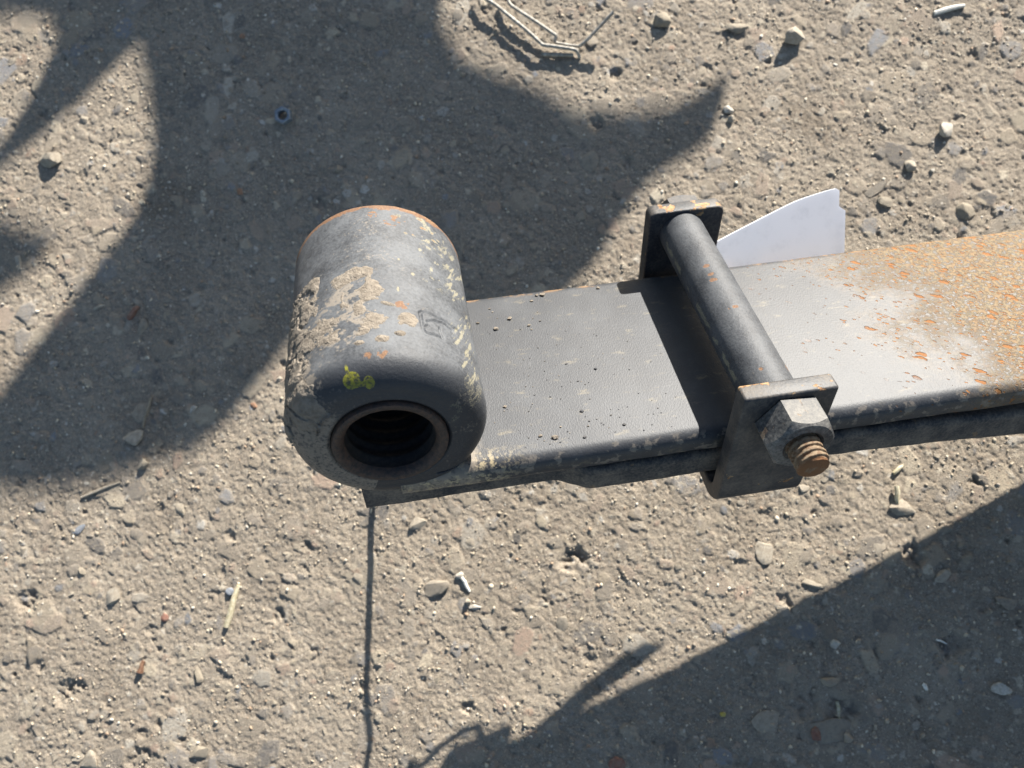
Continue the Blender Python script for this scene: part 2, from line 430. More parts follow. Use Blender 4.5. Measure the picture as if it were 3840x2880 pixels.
for k in range(620):
    stamp(XC + rr.uniform(-HX, HX), YC + rr.uniform(-HY, HY), rr.uniform(1.2, 4.5), rr.uniform(.5, 2.0), None, 1, 900 + k, pit=True)
for k in range(46000):
    r = .55 * (1 - rr.random()) ** (-1 / 2.1); r = min(r, 8.5)
    cx = XC + rr.uniform(-HX, HX); cy = YC + rr.uniform(-HY, HY)
    c = rr.choice(FINE_COLS if r < 1.6 else STONE_COLS if r < 4 else STONE_COLS[:5] + STONE_COLS[6:10]); q = rr.uniform(.85, 1.15)
    stamp(cx, cy, r, r * rr.uniform(.06, .27) if r < 4 else rr.uniform(.25, .9), tuple(v * q for v in c), rr.uniform(.45, 1.0), 5000 + k, rr.uniform(1, 1.9))
for (cx, cy), r, h in [((16.6, -90.5), 8, 4.5), ((126.8, -174.7), 10, 4.0), ((182.9, -152.5), 8, 4.0), ((-44.1, -150.2), 4, 3.0), ((-86.2, 111.4), 5, 2), ((64.8, 128.8), 6, 3),
                       ((-130.4, -95.1), 5, 2.5), ((79.2, 155.4), 5, 3), ((112.9, -169.5), 9, 2.5), ((-237.0, -115.3), 9, 3), ((-204.8, -151.9), 8, 2.5), ((175.4, -111.0), 8, 4), ((-255.8, -70.4), 8, 3)]:
    stamp(cx, cy, r, h, None, 1, int(r * 131 + cx), pit=True)
Z *= .68 * inner + (1 - inner)
Z = Z - float(np.mean(Z[i0:-i0, j0:-j0]))
V = np.stack([GX, GY, Z], -1).reshape(-1, 3)
ground = mesh_np('ground', V, grid_faces(len(gx), len(gy), flip=True), M_DIRT, attrs={'tone': TONE.reshape(-1, 4)})
tag(ground, 'trodden grey-brown dirt ground full of small embedded stones', None, None, 'structure')
def gz(x, y):
    i = int(round((x - gx[i0]) / .62)) + i0; j = int(round((y - gy[j0]) / .62)) + j0
    if 0 <= i < len(gx) and 0 <= j < len(gy): return float(Z[i, j])
    return 0.0

# ------------------------------------------------------------------ stones: shapes shared by many
def rock_mesh(name, seed, flat=.6, cuts=13, sub=2, rough=.06):
    rs = random.Random(seed)
    bm = bmesh.new(); bmesh.ops.create_icosphere(bm, subdivisions=sub, radius=1.0)
    planes = []
    for _ in range(cuts):
        d = Vector((rs.gauss(0, 1), rs.gauss(0, 1), rs.gauss(0, 1))).normalized(); planes.append((d, rs.uniform(.42, .84)))
    for v in bm.verts:
        for d, o in planes:
            q = v.co.dot(d) - o
            if q > 0: v.co -= d * q * .93
        v.co += v.co.normalized() * rs.uniform(-rough, rough)
        v.co.z *= flat
    me = bpy.data.meshes.new(name); bm.to_mesh(me); bm.free()
    me.polygons.foreach_set('use_smooth', np.ones(len(me.polygons), bool)); me.set_sharp_from_angle(angle=math.radians(28))
    return me
M_STONE = [mat_stone('grey_stone', (0.215, 0.188, 0.155), (0.33, 0.285, 0.22)), mat_stone('tan_stone', (0.28, 0.24, 0.18), (0.40, 0.35, 0.28)),
           mat_stone('pale_stone', (0.37, 0.32, 0.25), (0.45, 0.395, 0.315), dust=.65)]
M_BRICK = mat_stone('brick_chip', (0.24, 0.115, 0.082), (0.29, 0.15, 0.11), dust=.35)
M_ORANGE = mat_stone('orange_chip', (0.34, 0.18, 0.105), (0.38, 0.22, 0.14), dust=.35)
M_WHITE = mat_stone('white_stone', (0.48, 0.44, 0.375), (0.58, 0.54, 0.47), dust=.5)
M_DARK = mat_stone('dark_stone', (0.07, 0.072, 0.078), (0.12, 0.12, 0.125), dust=.25)
M_BLUE = mat_stone('bluish_stone', (0.20, 0.22, 0.25), (0.28, 0.30, 0.33), dust=.15)
ROCKS = {}
for mi, m in enumerate(M_STONE):
    for q in range(7):
        me = rock_mesh('stone', 40 + mi * 20 + q, flat=[.5, .62, .75, .42, .55, .68, .35][q]); me.materials.append(m); ROCKS[(mi, q)] = me
def put_rock(name, me, x, y, sx, sy, sz, rz, sink=.35, parent=None, tilt=.2):
    o = bpy.data.objects.new(name, me); C.objects.link(o)
    o.location = Vector((x, y, gz(x, y) + sz * (.5 - sink))) * MM; o.scale = Vector((sx, sy, sz)) * MM
    o.rotation_euler = (rr.uniform(-tilt, tilt), rr.uniform(-tilt, tilt), rz)
    if parent: o.parent = parent
    return o
# stones set in the ground, the larger ones one by one
for k in range(285):
    x = XC + rr.uniform(-275, 290); y = YC + rr.uniform(-222, 235)
    r = min(1.8 * (1 - rr.random()) ** (-1 / 2.9), 6.0); mi = rr.choice([0, 0, 0, 1, 1, 2] if r < 3.5 else [0, 0, 1])
    put_rock('stone', ROCKS[(mi, rr.randrange(7))], x, y, r * rr.uniform(.9, 1.5), r * rr.uniform(.65, 1.0), r * rr.uniform(.5, .8), rr.uniform(0, 6.3), rr.uniform(.60, .95), ground)

# fine loose grit: nobody could count it
def grit(n, rmin, rmax, cols, seed, name, label):
    rs = np.random.default_rng(seed)
    x = XC + rs.uniform(-HX + 4, HX - 4, n); y = YC + rs.uniform(-HY + 4, HY - 4, n)
    dens = fbm(x / 22, y / 22, octaves=3, seed=77); keep = dens > rs.uniform(.25, .62, n); x = x[keep]; y = y[keep]; n = len(x)
    r = rmin * (1 - rs.random(n)) ** (-1 / 2.4); r = np.minimum(r, rmax)
    i = np.clip(np.round((x - gx[i0]) / .62).astype(int) + i0, 0, len(gx) - 1); j = np.clip(np.round((y - gy[j0]) / .62).astype(int) + j0, 0, len(gy) - 1)
    z = Z[i, j] + r * .25
    t = (1 + 5 ** .5) / 2
    ico = np.array([(-1, t, 0), (1, t, 0), (-1, -t, 0), (1, -t, 0), (0, -1, t), (0, 1, t), (0, -1, -t), (0, 1, -t), (t, 0, -1), (t, 0, 1), (-t, 0, -1), (-t, 0, 1)]) / math.hypot(1, t)
    fi = np.array([(0, 11, 5), (0, 5, 1), (0, 1, 7), (0, 7, 10), (0, 10, 11), (1, 5, 9), (5, 11, 4), (11, 10, 2), (10, 7, 6), (7, 1, 8), (3, 9, 4), (3, 4, 2), (3, 2, 6), (3, 6, 8), (3, 8, 9), (4, 9, 5), (2, 4, 11), (6, 2, 10), (8, 6, 7), (9, 8, 1)])
    P = ico[None] * rs.uniform(.45, 1.2, (n, 12, 1)) * (r[:, None, None] * rs.uniform(.6, 1.35, (n, 1, 3)) * np.array([1.1, 1.1, .62]))
    a = rs.uniform(0, 6.3, n); ca = np.cos(a)[:, None]; sa = np.sin(a)[:, None]
    Q = np.stack([P[..., 0] * ca - P[..., 1] * sa + x[:, None], P[..., 0] * sa + P[..., 1] * ca + y[:, None], P[..., 2] + z[:, None]], -1)
    F = (fi[None] + (np.arange(n) * 12)[:, None, None]).reshape(-1, 3)
    c = np.array(cols, np.float32)[rs.integers(0, len(cols), n)] * rs.uniform(.75, 1.2, (n, 1))
    col = np.repeat(c, 12, axis=0).astype(np.float32)
    o = mesh_np(name, Q.reshape(-1, 3), F, mat_grit(), smooth=False, attrs={'tone': col})
    return tag(o, label, None, None, 'stuff')
grit(40000, .26, .95, STONE_COLS[:6] + [(0.31, 0.26, 0.195)] * 6 + [(0.42, 0.365, 0.29), (0.50, 0.455, 0.38), (0.31, 0.22, 0.15)], 4, 'gravel', 'fine loose grit scattered over the dirt')

# ------------------------------------------------------------------ single things lying on the ground
def thing_rock(name, pos, size, rz, mat, label, cat, seed, flat=.6, sink=.3, group=None, sub=3, cuts=14):
    size = tuple(v * .92 for v in size); me = rock_mesh(name, seed, flat, cuts, sub, .035); me.materials.append(mat)
    o = put_rock(name, me, pos[0], pos[1], size[0], size[1], size[2], rz, sink, tilt=.1)
    return tag(o, label, cat, group)
R_ = math.radians
thing_rock('brick_chip', (-190.2, 68.7), (5.6, 3.0, 3.0), R_(50), M_BRICK, 'red-brown brick chip in the shade left of the spring eye', 'brick chip', 1, .8)
thing_rock('flat_stone', (-186.3, 60.5), (6.4, 3.2, 2.4), R_(62), M_STONE[0], 'smooth grey oval pebble touching the red-brown brick chip', 'stone', 2)
thing_rock('pale_shard', (-208.6, 74.8), (5.0, 1.6, 1.6), R_(15), M_STONE[2], 'slim pale shard with a knobbly end left of the brick chip', 'stone shard', 3)
thing_rock('brick_chip', (-127.8, 125.3), (2.6, 2.2, 2.2), R_(80), M_ORANGE, 'small pinkish orange chip in the shade above the spring eye', 'brick chip', 4, .8)
thing_rock('brick_chip', (-117.6, 214.9), (2.4, 1.9, 1.8), R_(70), M_ORANGE, 'small rust-orange chip in the shade near the top edge', 'brick chip', 5, .8)
thing_rock('brick_chip', (-131.8, 9.7), (3.2, 2.0, 1.6), R_(-30), M_ORANGE, 'sunlit tan and orange chip left of the spring eye', 'brick chip', 6)
thing_rock('stone', (-229.7, 162.1), (9.5, 6.4, 6.0), R_(-20), M_STONE[1], 'chunky sunlit stone in the bright wedge at the left', 'stone', 7, .7, .25)
thing_rock('stone', (-195.1, 3.1), (7.0, 5.4, 4.0), R_(30), M_STONE[2], 'pale angular stone in the shade near the lower end of the forked shadow', 'stone', 8)
thing_rock('pebble', (-162.8, 12.9), (3.6, 2.2, 2.0), R_(20), M_WHITE, 'small shiny white pebble just inside the shade left of the spring eye', 'pebble', 9)
thing_rock('pebble', (-191.0, -10.4), (4.2, 3.0, 3.2), R_(50), M_STONE[1], 'brown pebble on the lower rim of the forked shadow', 'pebble', 10, .8)
thing_rock('stone', (173.4, 158.0), (8.8, 6.2, 6.8), R_(-15), M_STONE[2], 'large pale pointed stone casting a dark shadow at the upper right', 'stone', 12, .75, .15)
thing_rock('stone', (108.2, 179.7), (7.4, 5.6, 4.8), R_(15), M_STONE[1], 'tan rough stone beside the free end of the bent wire', 'stone', 13, .65, .25)
thing_rock('stone', (146.4, 169.6), (8.2, 4.4, 4.0), R_(-5), M_STONE[1], 'long low tan stone left of the large pointed stone', 'stone', 14, .6)
thing_rock('stone', (238.7, 93.8), (5.6, 6.2, 4.6), R_(-40), M_WHITE, 'lumpy whitish stone near the right edge above the tag', 'stone', 15, .7)
thing_rock('pebble', (227.0, 74.6), (1.9, 1.9, 1.6), 0, M_WHITE, 'brilliant white round pebble below the lumpy whitish stone', 'pebble', 16, .8, .2)
thing_rock('pebble', (216.8, 78.7), (4.4, 3.4, 3.0), R_(-20), M_STONE[2], 'rounded grey pebble up and right of the tag corner', 'pebble', 17, .75)
thing_rock('flat_stone', (197.5, 69.1), (7.6, 4.4, 2.0), R_(30), M_STONE[0], 'flat grey flake stone right of the tag corner', 'stone', 18, .4)
thing_rock('flat_stone', (200.5, 62.6), (5.6, 4.6, 2.4), R_(-20), M_STONE[1], 'flat tan stone tucked under the grey flake right of the tag', 'stone', 19, .5)
thing_rock('stone', (239.5, 50.0), (6.8, 5.4, 5.0), R_(-25), M_STONE[1], 'knobbly sunlit stone just above the rusty end of the leaf', 'stone', 20, .8)
thing_rock('stone', (-51.8, -92.2), (8.0, 5.2, 4.2), R_(10), M_STONE[0], 'wedge-shaped grey stone right of the thin line shadow', 'stone', 21, .6, .35)
thing_rock('pebble', (-39.0, -88.8), (2.2, 2.0, 2.0), 0, M_WHITE, 'round white pebble at the head of a short straw', 'pebble', 22, .9, .15)
thing_rock('pebble', (-33.8, -104.9), (4.6, 2.2, 1.4), R_(-10), M_WHITE, 'crumbly white patch of plaster below the short straw', 'plaster crumb', 23, .5)
thing_rock('pebble', (-37.0, -102.0), (2.4, 2.2, 2.2), R_(10), M_STONE[2], 'pale round pebble left of the white plaster patch', 'pebble', 24, .85)
thing_rock('stone', (-212.4, -74.4), (4.6, 6.4, 3.4), R_(-25), M_STONE[2], 'cream kidney-shaped stone in the sun at the lower left', 'stone', 25, .6)
thing_rock('pebble', (-153.0, -80.9), (2.9, 2.9, 2.6), 0, M_BLUE, 'round blue-grey pebble beside the long straw', 'pebble', 26, .85)
thing_rock('stone', (-229.2, -149.7), (6.2, 6.0, 3.6), R_(25), M_STONE[2], 'pale blocky stone at the bottom edge on the left', 'stone', 27, .6)
thing_rock('stone', (-175.1, -152.6), (7.4, 5.0, 3.4), R_(5), M_STONE[1], 'long tan stone at the bottom left of the picture', 'stone', 28, .5)
thing_rock('brick_chip', (-187.2, -88.1), (2.7, 2.9, 2.4), R_(20), M_BRICK, 'rusty red crumb in the sun up and right of the nail', 'brick chip', 29, .8)
thing_rock('stone', (185.3, -122.1), (5.4, 3.2, 2.4), R_(15), M_STONE[1], 'pinkish tan flat stone in the shade under the leaf', 'stone', 30, .5)
thing_rock('stone', (200.4, -175.2), (5.2, 3.6, 3.0), R_(-10), M_WHITE, 'white angular stone in the shade at the right edge', 'stone', 31, .6)
thing_rock('pebble', (131.1, -144.6), (4.4, 3.2, 2.6), R_(-30), M_WHITE, 'cluster-like white chip in the middle of the leaf shadow', 'stone chip', 32, .6)
thing_rock('stone', (125.4, -161.1), (6.4, 3.4, 2.6), R_(-15), M_STONE[1], 'brown triangular stone under the white chip in the shade', 'stone', 33, .5)
thing_rock('stone', (113.8, -183.6), (3.6, 4.6, 2.4), R_(10), M_BRICK, 'rust-red stone in the shade near the bottom edge', 'stone', 34, .5)
thing_rock('pebble', (127.8, -186.7), (3.4, 3.0, 2.6), R_(-20), M_STONE[2], 'grey egg-shaped pebble right of the rust-red stone', 'pebble', 35, .85)
thing_rock('pebble', (73.7, -168.9), (2.0, 1.8, 1.6), 0, mat_stone('yellow_pebble', (0.50, 0.40, 0.10), (0.5, 0.42, 0.14), dust=.1), 'tiny yellow pebble in the leaf shadow', 'pebble', 36, .8)
thing_rock('flat_stone', (212.5, -138.1), (9.0, 4.6, 1.8), R_(-20), M_STONE[0], 'oval grey slab stone half out of the right edge', 'stone', 37, .35)
thing_rock('flat_stone', (107.1, -99.2), (6.4, 6.8, 2.2), R_(-50), M_STONE[2], 'bright curved flake standing on edge right below the clamp', 'stone flake', 38, .5)
thing_rock('flat_stone', (126.7, -117.2), (7.4, 2.4, 2.0), R_(-25), M_STONE[2], 'thin pale flake lying just above the leaf shadow edge', 'stone flake', 39, .5)
thing_rock('brick_chip', (21.1, -183.8), (5.2, 4.0, 3.0), R_(10), M_BRICK, 'dark red brick chip at the bottom edge inside the shade', 'brick chip', 40, .7)
thing_rock('glass_chip', (-227.0, -39.3), (5.0, 2.2, 1.6), R_(30), M_BLUE, 'pale blue glassy chip on the sunlit dirt at the left', 'glass chip', 41, .5)
thing_rock('stone', (119.3, -184.7), (16.0, 9.5, 4.0), R_(10), M_STONE[0], 'big flat grey stone sunk in the shade beside the rust-red stone', 'stone', 42, .35, .62)
thing_rock('stone', (92.6, -175.0), (10.0, 8.0, 3.4), R_(40), M_STONE[1], 'rough pale lump sunk in the shade left of the big flat stone', 'stone', 43, .4, .55)
thing_rock('stone', (-56.8, -61.0), (7.4, 4.4, 3.0), R_(25), M_STONE[1], 'small tan slab just below the cut tip of the second leaf', 'stone', 44, .5)
thing_rock('stone', (175.1, -88.0), (9.0, 6.6, 4.4), R_(-35), M_STONE[1], 'broad tan stone beside the straw pair below the leaf', 'stone', 45, .5, .45)
thing_rock('pebble', (-74.2, 128.9), (3.8, 2.6, 2.2), R_(20), M_STONE[0], 'grey pebble alone in the shade above the spring eye', 'pebble', 46, .7)
thing_rock('stone', (56.7, 109.4), (8.6, 6.4, 2.6), R_(30), M_STONE[0], 'flat shaded stone between the wire and the clamp', 'stone', 47, .4, .5)
thing_rock('stone', (9.9, 59.1), (6.6, 4.6, 3.0), R_(10), M_STONE[0], 'shaded angular stone just above the leaf beside the eye', 'stone', 48, .5, .45)
thing_rock('pebble', (132.7, 124.3), (3.6, 3.0, 3.2), R_(10), M_WHITE, 'white round pebble at the right tip of the forked shadow', 'pebble', 49, .8, .2)
thing_rock('pebble', (133.2, 119.5), (3.2, 2.6, 2.6), R_(50), M_STONE[1], 'cream pebble directly below the white one at the shadow tip', 'pebble', 50, .8, .25)

# steel hex nut dropped in the shade
def ring_lathe(prof, n=48, rfun=None):
    th = np.arange(n) * 2 * math.pi / n
    V = []
    for (r, z) in prof:
        rad = r if rfun is None else rfun(r, th)
        V.append(np.stack([rad * np.cos(th), rad * np.sin(th), np.full(n, z)], -1))
    V = np.concatenate(V); F = grid_faces(len(prof), n, True)
    return V, F
hexr = lambda r, th: r / np.cos((th % (math.pi / 3)) - math.pi / 6) if r > 3.4 else np.full_like(th, r)
V, F = ring_lathe([(2.6, 0), (4.2, 0), (4.2, 3.2), (3.9, 3.6), (3.2, 3.6), (2.6, 3.1), (2.6, 0)], 48, hexr)
p = (-99.3, 163.1)
nut0 = mesh_np('hex_nut', V, F, mat_plain('blue_steel', (0.16, 0.19, 0.23), (0.24, 0.26, 0.28), .45, 1.0, .4), angle=30)
nut0.location = Vector((p[0], p[1], gz(*p) + .1)) * MM; nut0.rotation_euler = (.12, -.1, .4)
tag(nut0, 'small loose steel nut lying in the shade above the spring eye', 'nut')

# bent wire with two legs
M_WIRE = mat_plain('dull_galvanised_wire', (0.22, 0.20, 0.165), (0.42, 0.385, 0.325), .6, .45, .1)
wire_a = [(14.4, 217.1, 4.0), (17.5, 209.0, 4.0), (21.5, 205.2, 4.0), (30.2, 194.4, 4.0), (36.9, 186.0, 4.0), (42.4, 178.2, 4.0), (43.9, 176.7, 3.8), (48.9, 175.1, 3.6), (59.4, 171.2, 3.6), (60.9, 169.8, 3.2), (62.0, 168.1, 0.0)]
wire_b = [(28.5, 213.0, 4.0), (29.5, 206.4, 4.0), (30.6, 202.3, 4.0), (40.4, 192.2, 4.0), (49.8, 182.2, 4.0), (51.2, 180.3, 3.6), (50.4, 178.4, 2.2), (52.9, 176.7, 2.0), (61.1, 173.5, 2.4), (63.2, 173.3, 3.0), (66.8, 174.5, 5.0), (75.5, 180.0, 8.0), (82.1, 183.9, 11.0)]
wire_c = [(42.3, 173.2, 1.2), (49.5, 171.3, 1.6), (58.7, 169.5, 1.4)]
wire = empty('bent_wire', (*(47.2, 188.6), 0)); tag(wire, 'bent galvanised wire staple lying at the top edge', 'wire')
loc0 = wire.location.copy()
for pts in (wire_a, wire_b, wire_c):
    o = mesh_bm('wire_leg', tube_bm(smooth_path(pts, 4), .95, 10), M_WIRE, wire); o.location = -loc0
    
# straws, twigs, nail
M_STRAW = mat_plain('straw', (0.38, 0.33, 0.21), (0.52, 0.46, 0.33), .7, .6, 0, .2, .3)
M_STRAWP = mat_plain('pale_stick', (0.52, 0.50, 0.44), (0.68, 0.66, 0.60), .7, .6, 0, .2, .3)
M_NAIL = mat_rusty('rusty_nail_iron', (0.10, 0.048, 0.028), (0.17, 0.10, 0.062), .85)
def stick(name, a, b, r, mat, label, cat, lift=.6, taper=(1, 1.1, 1, .7), za=0, zb=0):
    a = Vector((*a, gz(*a) + r * lift + za)); b = Vector((*b, gz(*b) + r * lift + zb)); m1 = a.lerp(b, .35) + Vector((.3, .2, .3)); m2 = a.lerp(b, .7) + Vector((-.2, .3, .2))
    o = mesh_bm(name, tube_bm([a, m1, m2, b], r, 8, taper), mat)
    return tag(o, label, cat)
stick('straw', (-156.4, -96.7), (-148.3, -77.8), 1.35, M_STRAW, 'long pale straw lying in the sun at the lower left', 'straw')
stick('straw', (-38.4, -89.9), (-35.4, -97.2), .8, M_STRAWP, 'short cream straw beside the round white pebble', 'straw')
stick('straw', (173.9, -77.9), (172.9, -86.2), 1.1, M_STRAW, 'short yellow straw stub standing in a pit below the leaf', 'straw', za=1.5)
stick('straw', (174.4, -71.8), (179.5, -69.0), .9, M_STRAW, 'yellow straw bit just under the second leaf', 'straw')
stick('straw', (126.9, -171.0), (126.2, -179.5), .8, M_STRAW, 'thin straw lying across the dark pit in the shade', 'straw')
stick('white_stick', (247.8, 158.8), (263.4, 159.8), 1.25, M_STRAWP, 'white stick lying at the upper right', 'stick')
stick('nail', (-201.0, -111.9), (-199.0, -107.0), 1.1, M_NAIL, 'short rusty nail in a crumbly hollow at the lower left', 'nail', taper=(1.6, 1, 1, .9))
stick('white_stick', (166.2, -168.2), (167.5, -170.9), .9, M_STRAWP, 'stubby white stick in the leaf shadow', 'stick')
stick('twig', (-184.0, 22.6), (-189.7, 7.3), .7, M_STONE[1], 'thin brown twig in the shade below the brick chip', 'twig')
stick('twig', (-224.5, -23.0), (-203.8, -18.4), .7, M_STONE[1], 'curved brown twig on the lower edge of the forked shadow', 'twig')
stick('straw', (176.7, -149.8), (181.6, -152.6), .45, M_STRAWP, 'wispy pale straw at the dark pit on the right', 'straw')

# ------------------------------------------------------------------ the leaf spring (built in its own axes: x along, y across, z off the leaf)
A = Matrix(((0.99204788, -0.07137095, 0.10366862), (0.0, 0.82367538, 0.56706161), (-0.12586102, -0.56255227, 0.81712542)))
ORG = Vector((87.34396124, 123.57928815, -95.94924335))
def L2W(p): return A @ (Vector(p) - ORG)
spring = empty('leaf_spring')
spring.matrix_world = Matrix.Translation(A @ (-ORG) * MM) @ A.to_4x4()
tag(spring, 'black painted truck leaf spring end with rolled eye, bolted clamp and rusty right end', 'leaf spring')

R_EYE, XE, ZE = 28.05, 36.5, 17.95
RB, RH = 16.2, 12.7
def round_section(w0, w1, zt, zb, r, n=7):
    """rounded rectangle in (y, z), anticlockwise"""
    out = []
    for (cy, cz, a0) in ((w1 - r, zt - r, 0), (w0 + r, zt - r, 90), (w0 + r, zb + r, 180), (w1 - r, zb + r, 270)):
        for k in range(n):
            a = R_(a0 + 90 * k / (n - 1)); out.append((cy + r * math.cos(a), cz + r * math.sin(a)))
    return out
def sweep_leaf(name, xs, sec, mat, parent, jitter=0.0):
    rows = []
    for x in xs:
        s = sec(x); rows.append([(x, y, z) for y, z in s])
    V = np.array(rows, np.float32).reshape(-1, 3); m = len(rows[0]); F = grid_faces(len(xs), m, True).tolist()
    if jitter:
        V[:, 1] += jitter * (fbm(V[:, 0] / 9, V[:, 2] / 9 + 7, octaves=3, seed=5) - .5) * np.where(V[:, 1] < 40, 1, -1)
        V[:, 2] += jitter * .5 * (fbm(V[:, 0] / 14, V[:, 1] / 14, octaves=3, seed=6) - .5)
    F += [list(range(m))[::-1], list(range((len(xs) - 1) * m, len(xs) * m))]
    return mesh_np(name, V, F, mat, parent, angle=50)
def sec1(x):
    zt = 0.0; zb = -10.1 - .9 * min(max((x - 130) / 120, 0), 1.5)
    if x > 260: zt += -.00012 * (x - 260) ** 2; zb += -.00012 * (x - 260) ** 2
    return round_section(0.0, 80.0, zt, zb, 4.3)
xs1 = list(np.linspace(36.5, 262, 90)) + list(np.linspace(270, 900, 40))
leaf1 = sweep_leaf('main_leaf', xs1, sec1, M_LEAF, spring, .5)
def sec2(x):
    ins = 6.3 * (1 - float(sstep(84, 97, x))) + .8
    drop = .0 if x < 135 else .00038 * (x - 135) ** 2 + .012 * (x - 135)
    if x > 260: drop = .00038 * 125 ** 2 + .012 * 125 + .107 * (x - 260) + .00010 * (x - 260) ** 2
    zb = -22.3 - drop; zt = -10.9 - max(0.0, drop * .72)
    return round_section(ins, 80 - ins, zt, zb, 1.6 if x < 90 else 2.6)
xs2 = list(np.linspace(23.5, 262, 110)) + list(np.linspace(270, 900, 40))
sweep_leaf('second_leaf', xs2, sec2, M_LEAF2, spring, .7)

# eye: surface of revolution about the bore with its own wear map
NTH = 760
prof = [(RB, 10.0), (RB, 1.2), (RB + .35, .1), (RB + 1.0, -.35)]
for k in range(7): prof.append((17.4 + k * .35, -.45 + .06 * k))
for k in range(1, 40):
    a = math.pi / 2 * k / 39; prof.append((19.6 + 8.4 * math.sin(a), -.05 + 8.4 * (1 - math.cos(a)) * .95))
ylast = prof[-1][1]
for y in np.linspace(ylast, 75.2, 190)[1:]: prof.append((R_EYE - .05, y))
for k in range(1, 7):
    a = math.pi / 2 * k / 6; prof.append((R_EYE - .05 - 1.4 * (1 - math.cos(a)), 75.2 + 1.4 * math.sin(a)))
prof += [(22, 76.7), (RB, 76.6), (RB, 70)]
prof = np.array(prof)
th = np.arange(NTH) * 2 * math.pi / NTH
PR = prof[:, 0][:, None] + 0 * th[None]; PY = prof[:, 1][:, None] + 0 * th[None]; TH = th[None] + 0 * PR
TD = np.degrees(TH); TD = np.where(TD > 250, TD - 360, TD)
outer = sstep(17.0, 20.0, PR) * sstep(76.8, 76.0, PY)
SX = TH * R_EYE                                     # mm along the skin
nA = fbm(PR * np.cos(TH) / 6, PR * np.sin(TH) / 6, PY / 6, 5, 41); nB = fbm(PR * np.cos(TH) / 2, PR * np.sin(TH) / 2, PY / 2, 4, 51)
nC = fbm(PR * np.cos(TH) / 16, PR * np.sin(TH) / 16, PY / 16, 4, 61)
streak = fbm((TD * .49 * .85 + PY * .5) / .8, (PY * .85 - TD * .49 * .5) / 7, None, 4, 71, .62)
def blob(t0, y0, rt, ry, warp=.9, sd=0):
    d = np.hypot((TD - t0) / rt, (PY - y0) / ry) + warp * (nA - .5) * 1.6 + .5 * (nB - .5)
    return sstep(1.15, .55, d)
dust = np.clip(.20 + .5 * (nC - .42) + .35 * (nB - .5), 0, 1) * (.35 + .65 * sstep(2, 9, PY))  # lower on the near face, whose shade is put into the colour
dust = np.maximum(dust, .5 * sstep(60, 20, np.abs(TD - 25)) * sstep(12, -1, PY) * sstep(.45, .58, nA) * .8)     # dusty film on the near rim, right
dust = np.maximum(dust, .55 * sstep(95, 150, TD) * sstep(50, 20, PY))
dust = np.maximum(dust, .30 * sstep(6, 2, PY) * sstep(.45, .60, nC))
bare = blob(38, 3, 22, 4.5, .6) * sstep(.60, .42, nA)
dust = np.maximum(dust, .62 * blob(108, 26, 26, 20, .9) * sstep(.36, .55, nB * .5 + nA * .5))
dust = np.maximum(dust, .75 * sstep(112, 128, TD) * sstep(24, 10, PY) * sstep(.36, .5, nA) * (.35 + .65 * sstep(0, 7, PY)))  # faded toward the shaded near face as well
dust *= 1 - .85 * bare
rust = np.zeros_like(dust)
rust = np.maximum(rust, .85 * sstep(71.5, 76.0, PY + 5.0 * (nA - .5) + 4 * (nC - .5)) * sstep(170, 120, np.abs(TD - 85)))
rust = np.maximum(rust, .85 * blob(88, 6.6, 9, 2.4, .9) * sstep(.38, .52, nB * .5 + nA * .5)); rust = np.maximum(rust, blob(86, 70, 4, 2.5, .6)); rust = np.maximum(rust, .7 * blob(72, 67, 12, 5, .9) * sstep(.5, .62, nB))
rust = np.maximum(rust, .8 * blob(72, 26, 5, 2.2, .7)); rust = np.maximum(rust, .6 * sstep(.62, .70, nB) * sstep(40, 68, PY) * sstep(40, 12, np.abs(TD - 58)))
rust = rust * np.where(PY < 71, sstep(.36, .56, .55 * nB + .45 * streak), 1.0)
yel = .95 * sstep(21, 8, np.abs(TD - 27 + (PY - 30) * .10)) * sstep(.48, .62, streak * .7 + nA * .3) * sstep(-2, 6, PY) * sstep(74, 60, PY)
yel = np.maximum(yel, .9 * sstep(26, 10, np.abs(TD - 55)) * sstep(.52, .60, nB * .6 + nA * .4) * sstep(52, 64, PY))
yel = np.maximum(yel, .75 * sstep(20, 8, np.abs(TD - 45)) * sstep(.60, .66, nB) * sstep(30, 44, PY))
yel = np.maximum(yel, .55 * sstep(16, 6, np.abs(TD - 24)) * sstep(.45, .53, nB) * sstep(16, 6, PY))
for t0, y0, rt, ry in ((64, 41, 1.6, 1.1), (72, 47, 1.0, .8), (57, 55, 1.6, 1.0), (50, 47, 1.3, .9), (74, 33, .9, 1.4)):
    yel = np.maximum(yel, blob(t0, y0, rt, ry, .3))
AD = np.degrees(np.arcsin(np.clip((PR - 19.6) / 8.4, 0, 1))) * np.where(PY < 9, 1, 0) + np.where(PY < 9, 0, 200)
def blob2(t0, a0, rt, ra, warp):
    return sstep(1.15, .7, np.hypot((TD - t0) / rt, (AD - a0) / ra) + warp * (nA - .5) * .8 + .35 * (nB - .5))
dab = np.maximum(blob2(105, 36, 6.2, 19, .9), np.maximum(blob2(95, 27, 4.6, 14, .9), np.maximum(blob2(106, 60, 1.1, 14, .3), blob2(100, 27, 4, 6, .8))))
dab = dab * (.82 + .18 * sstep(.36, .50, nB))
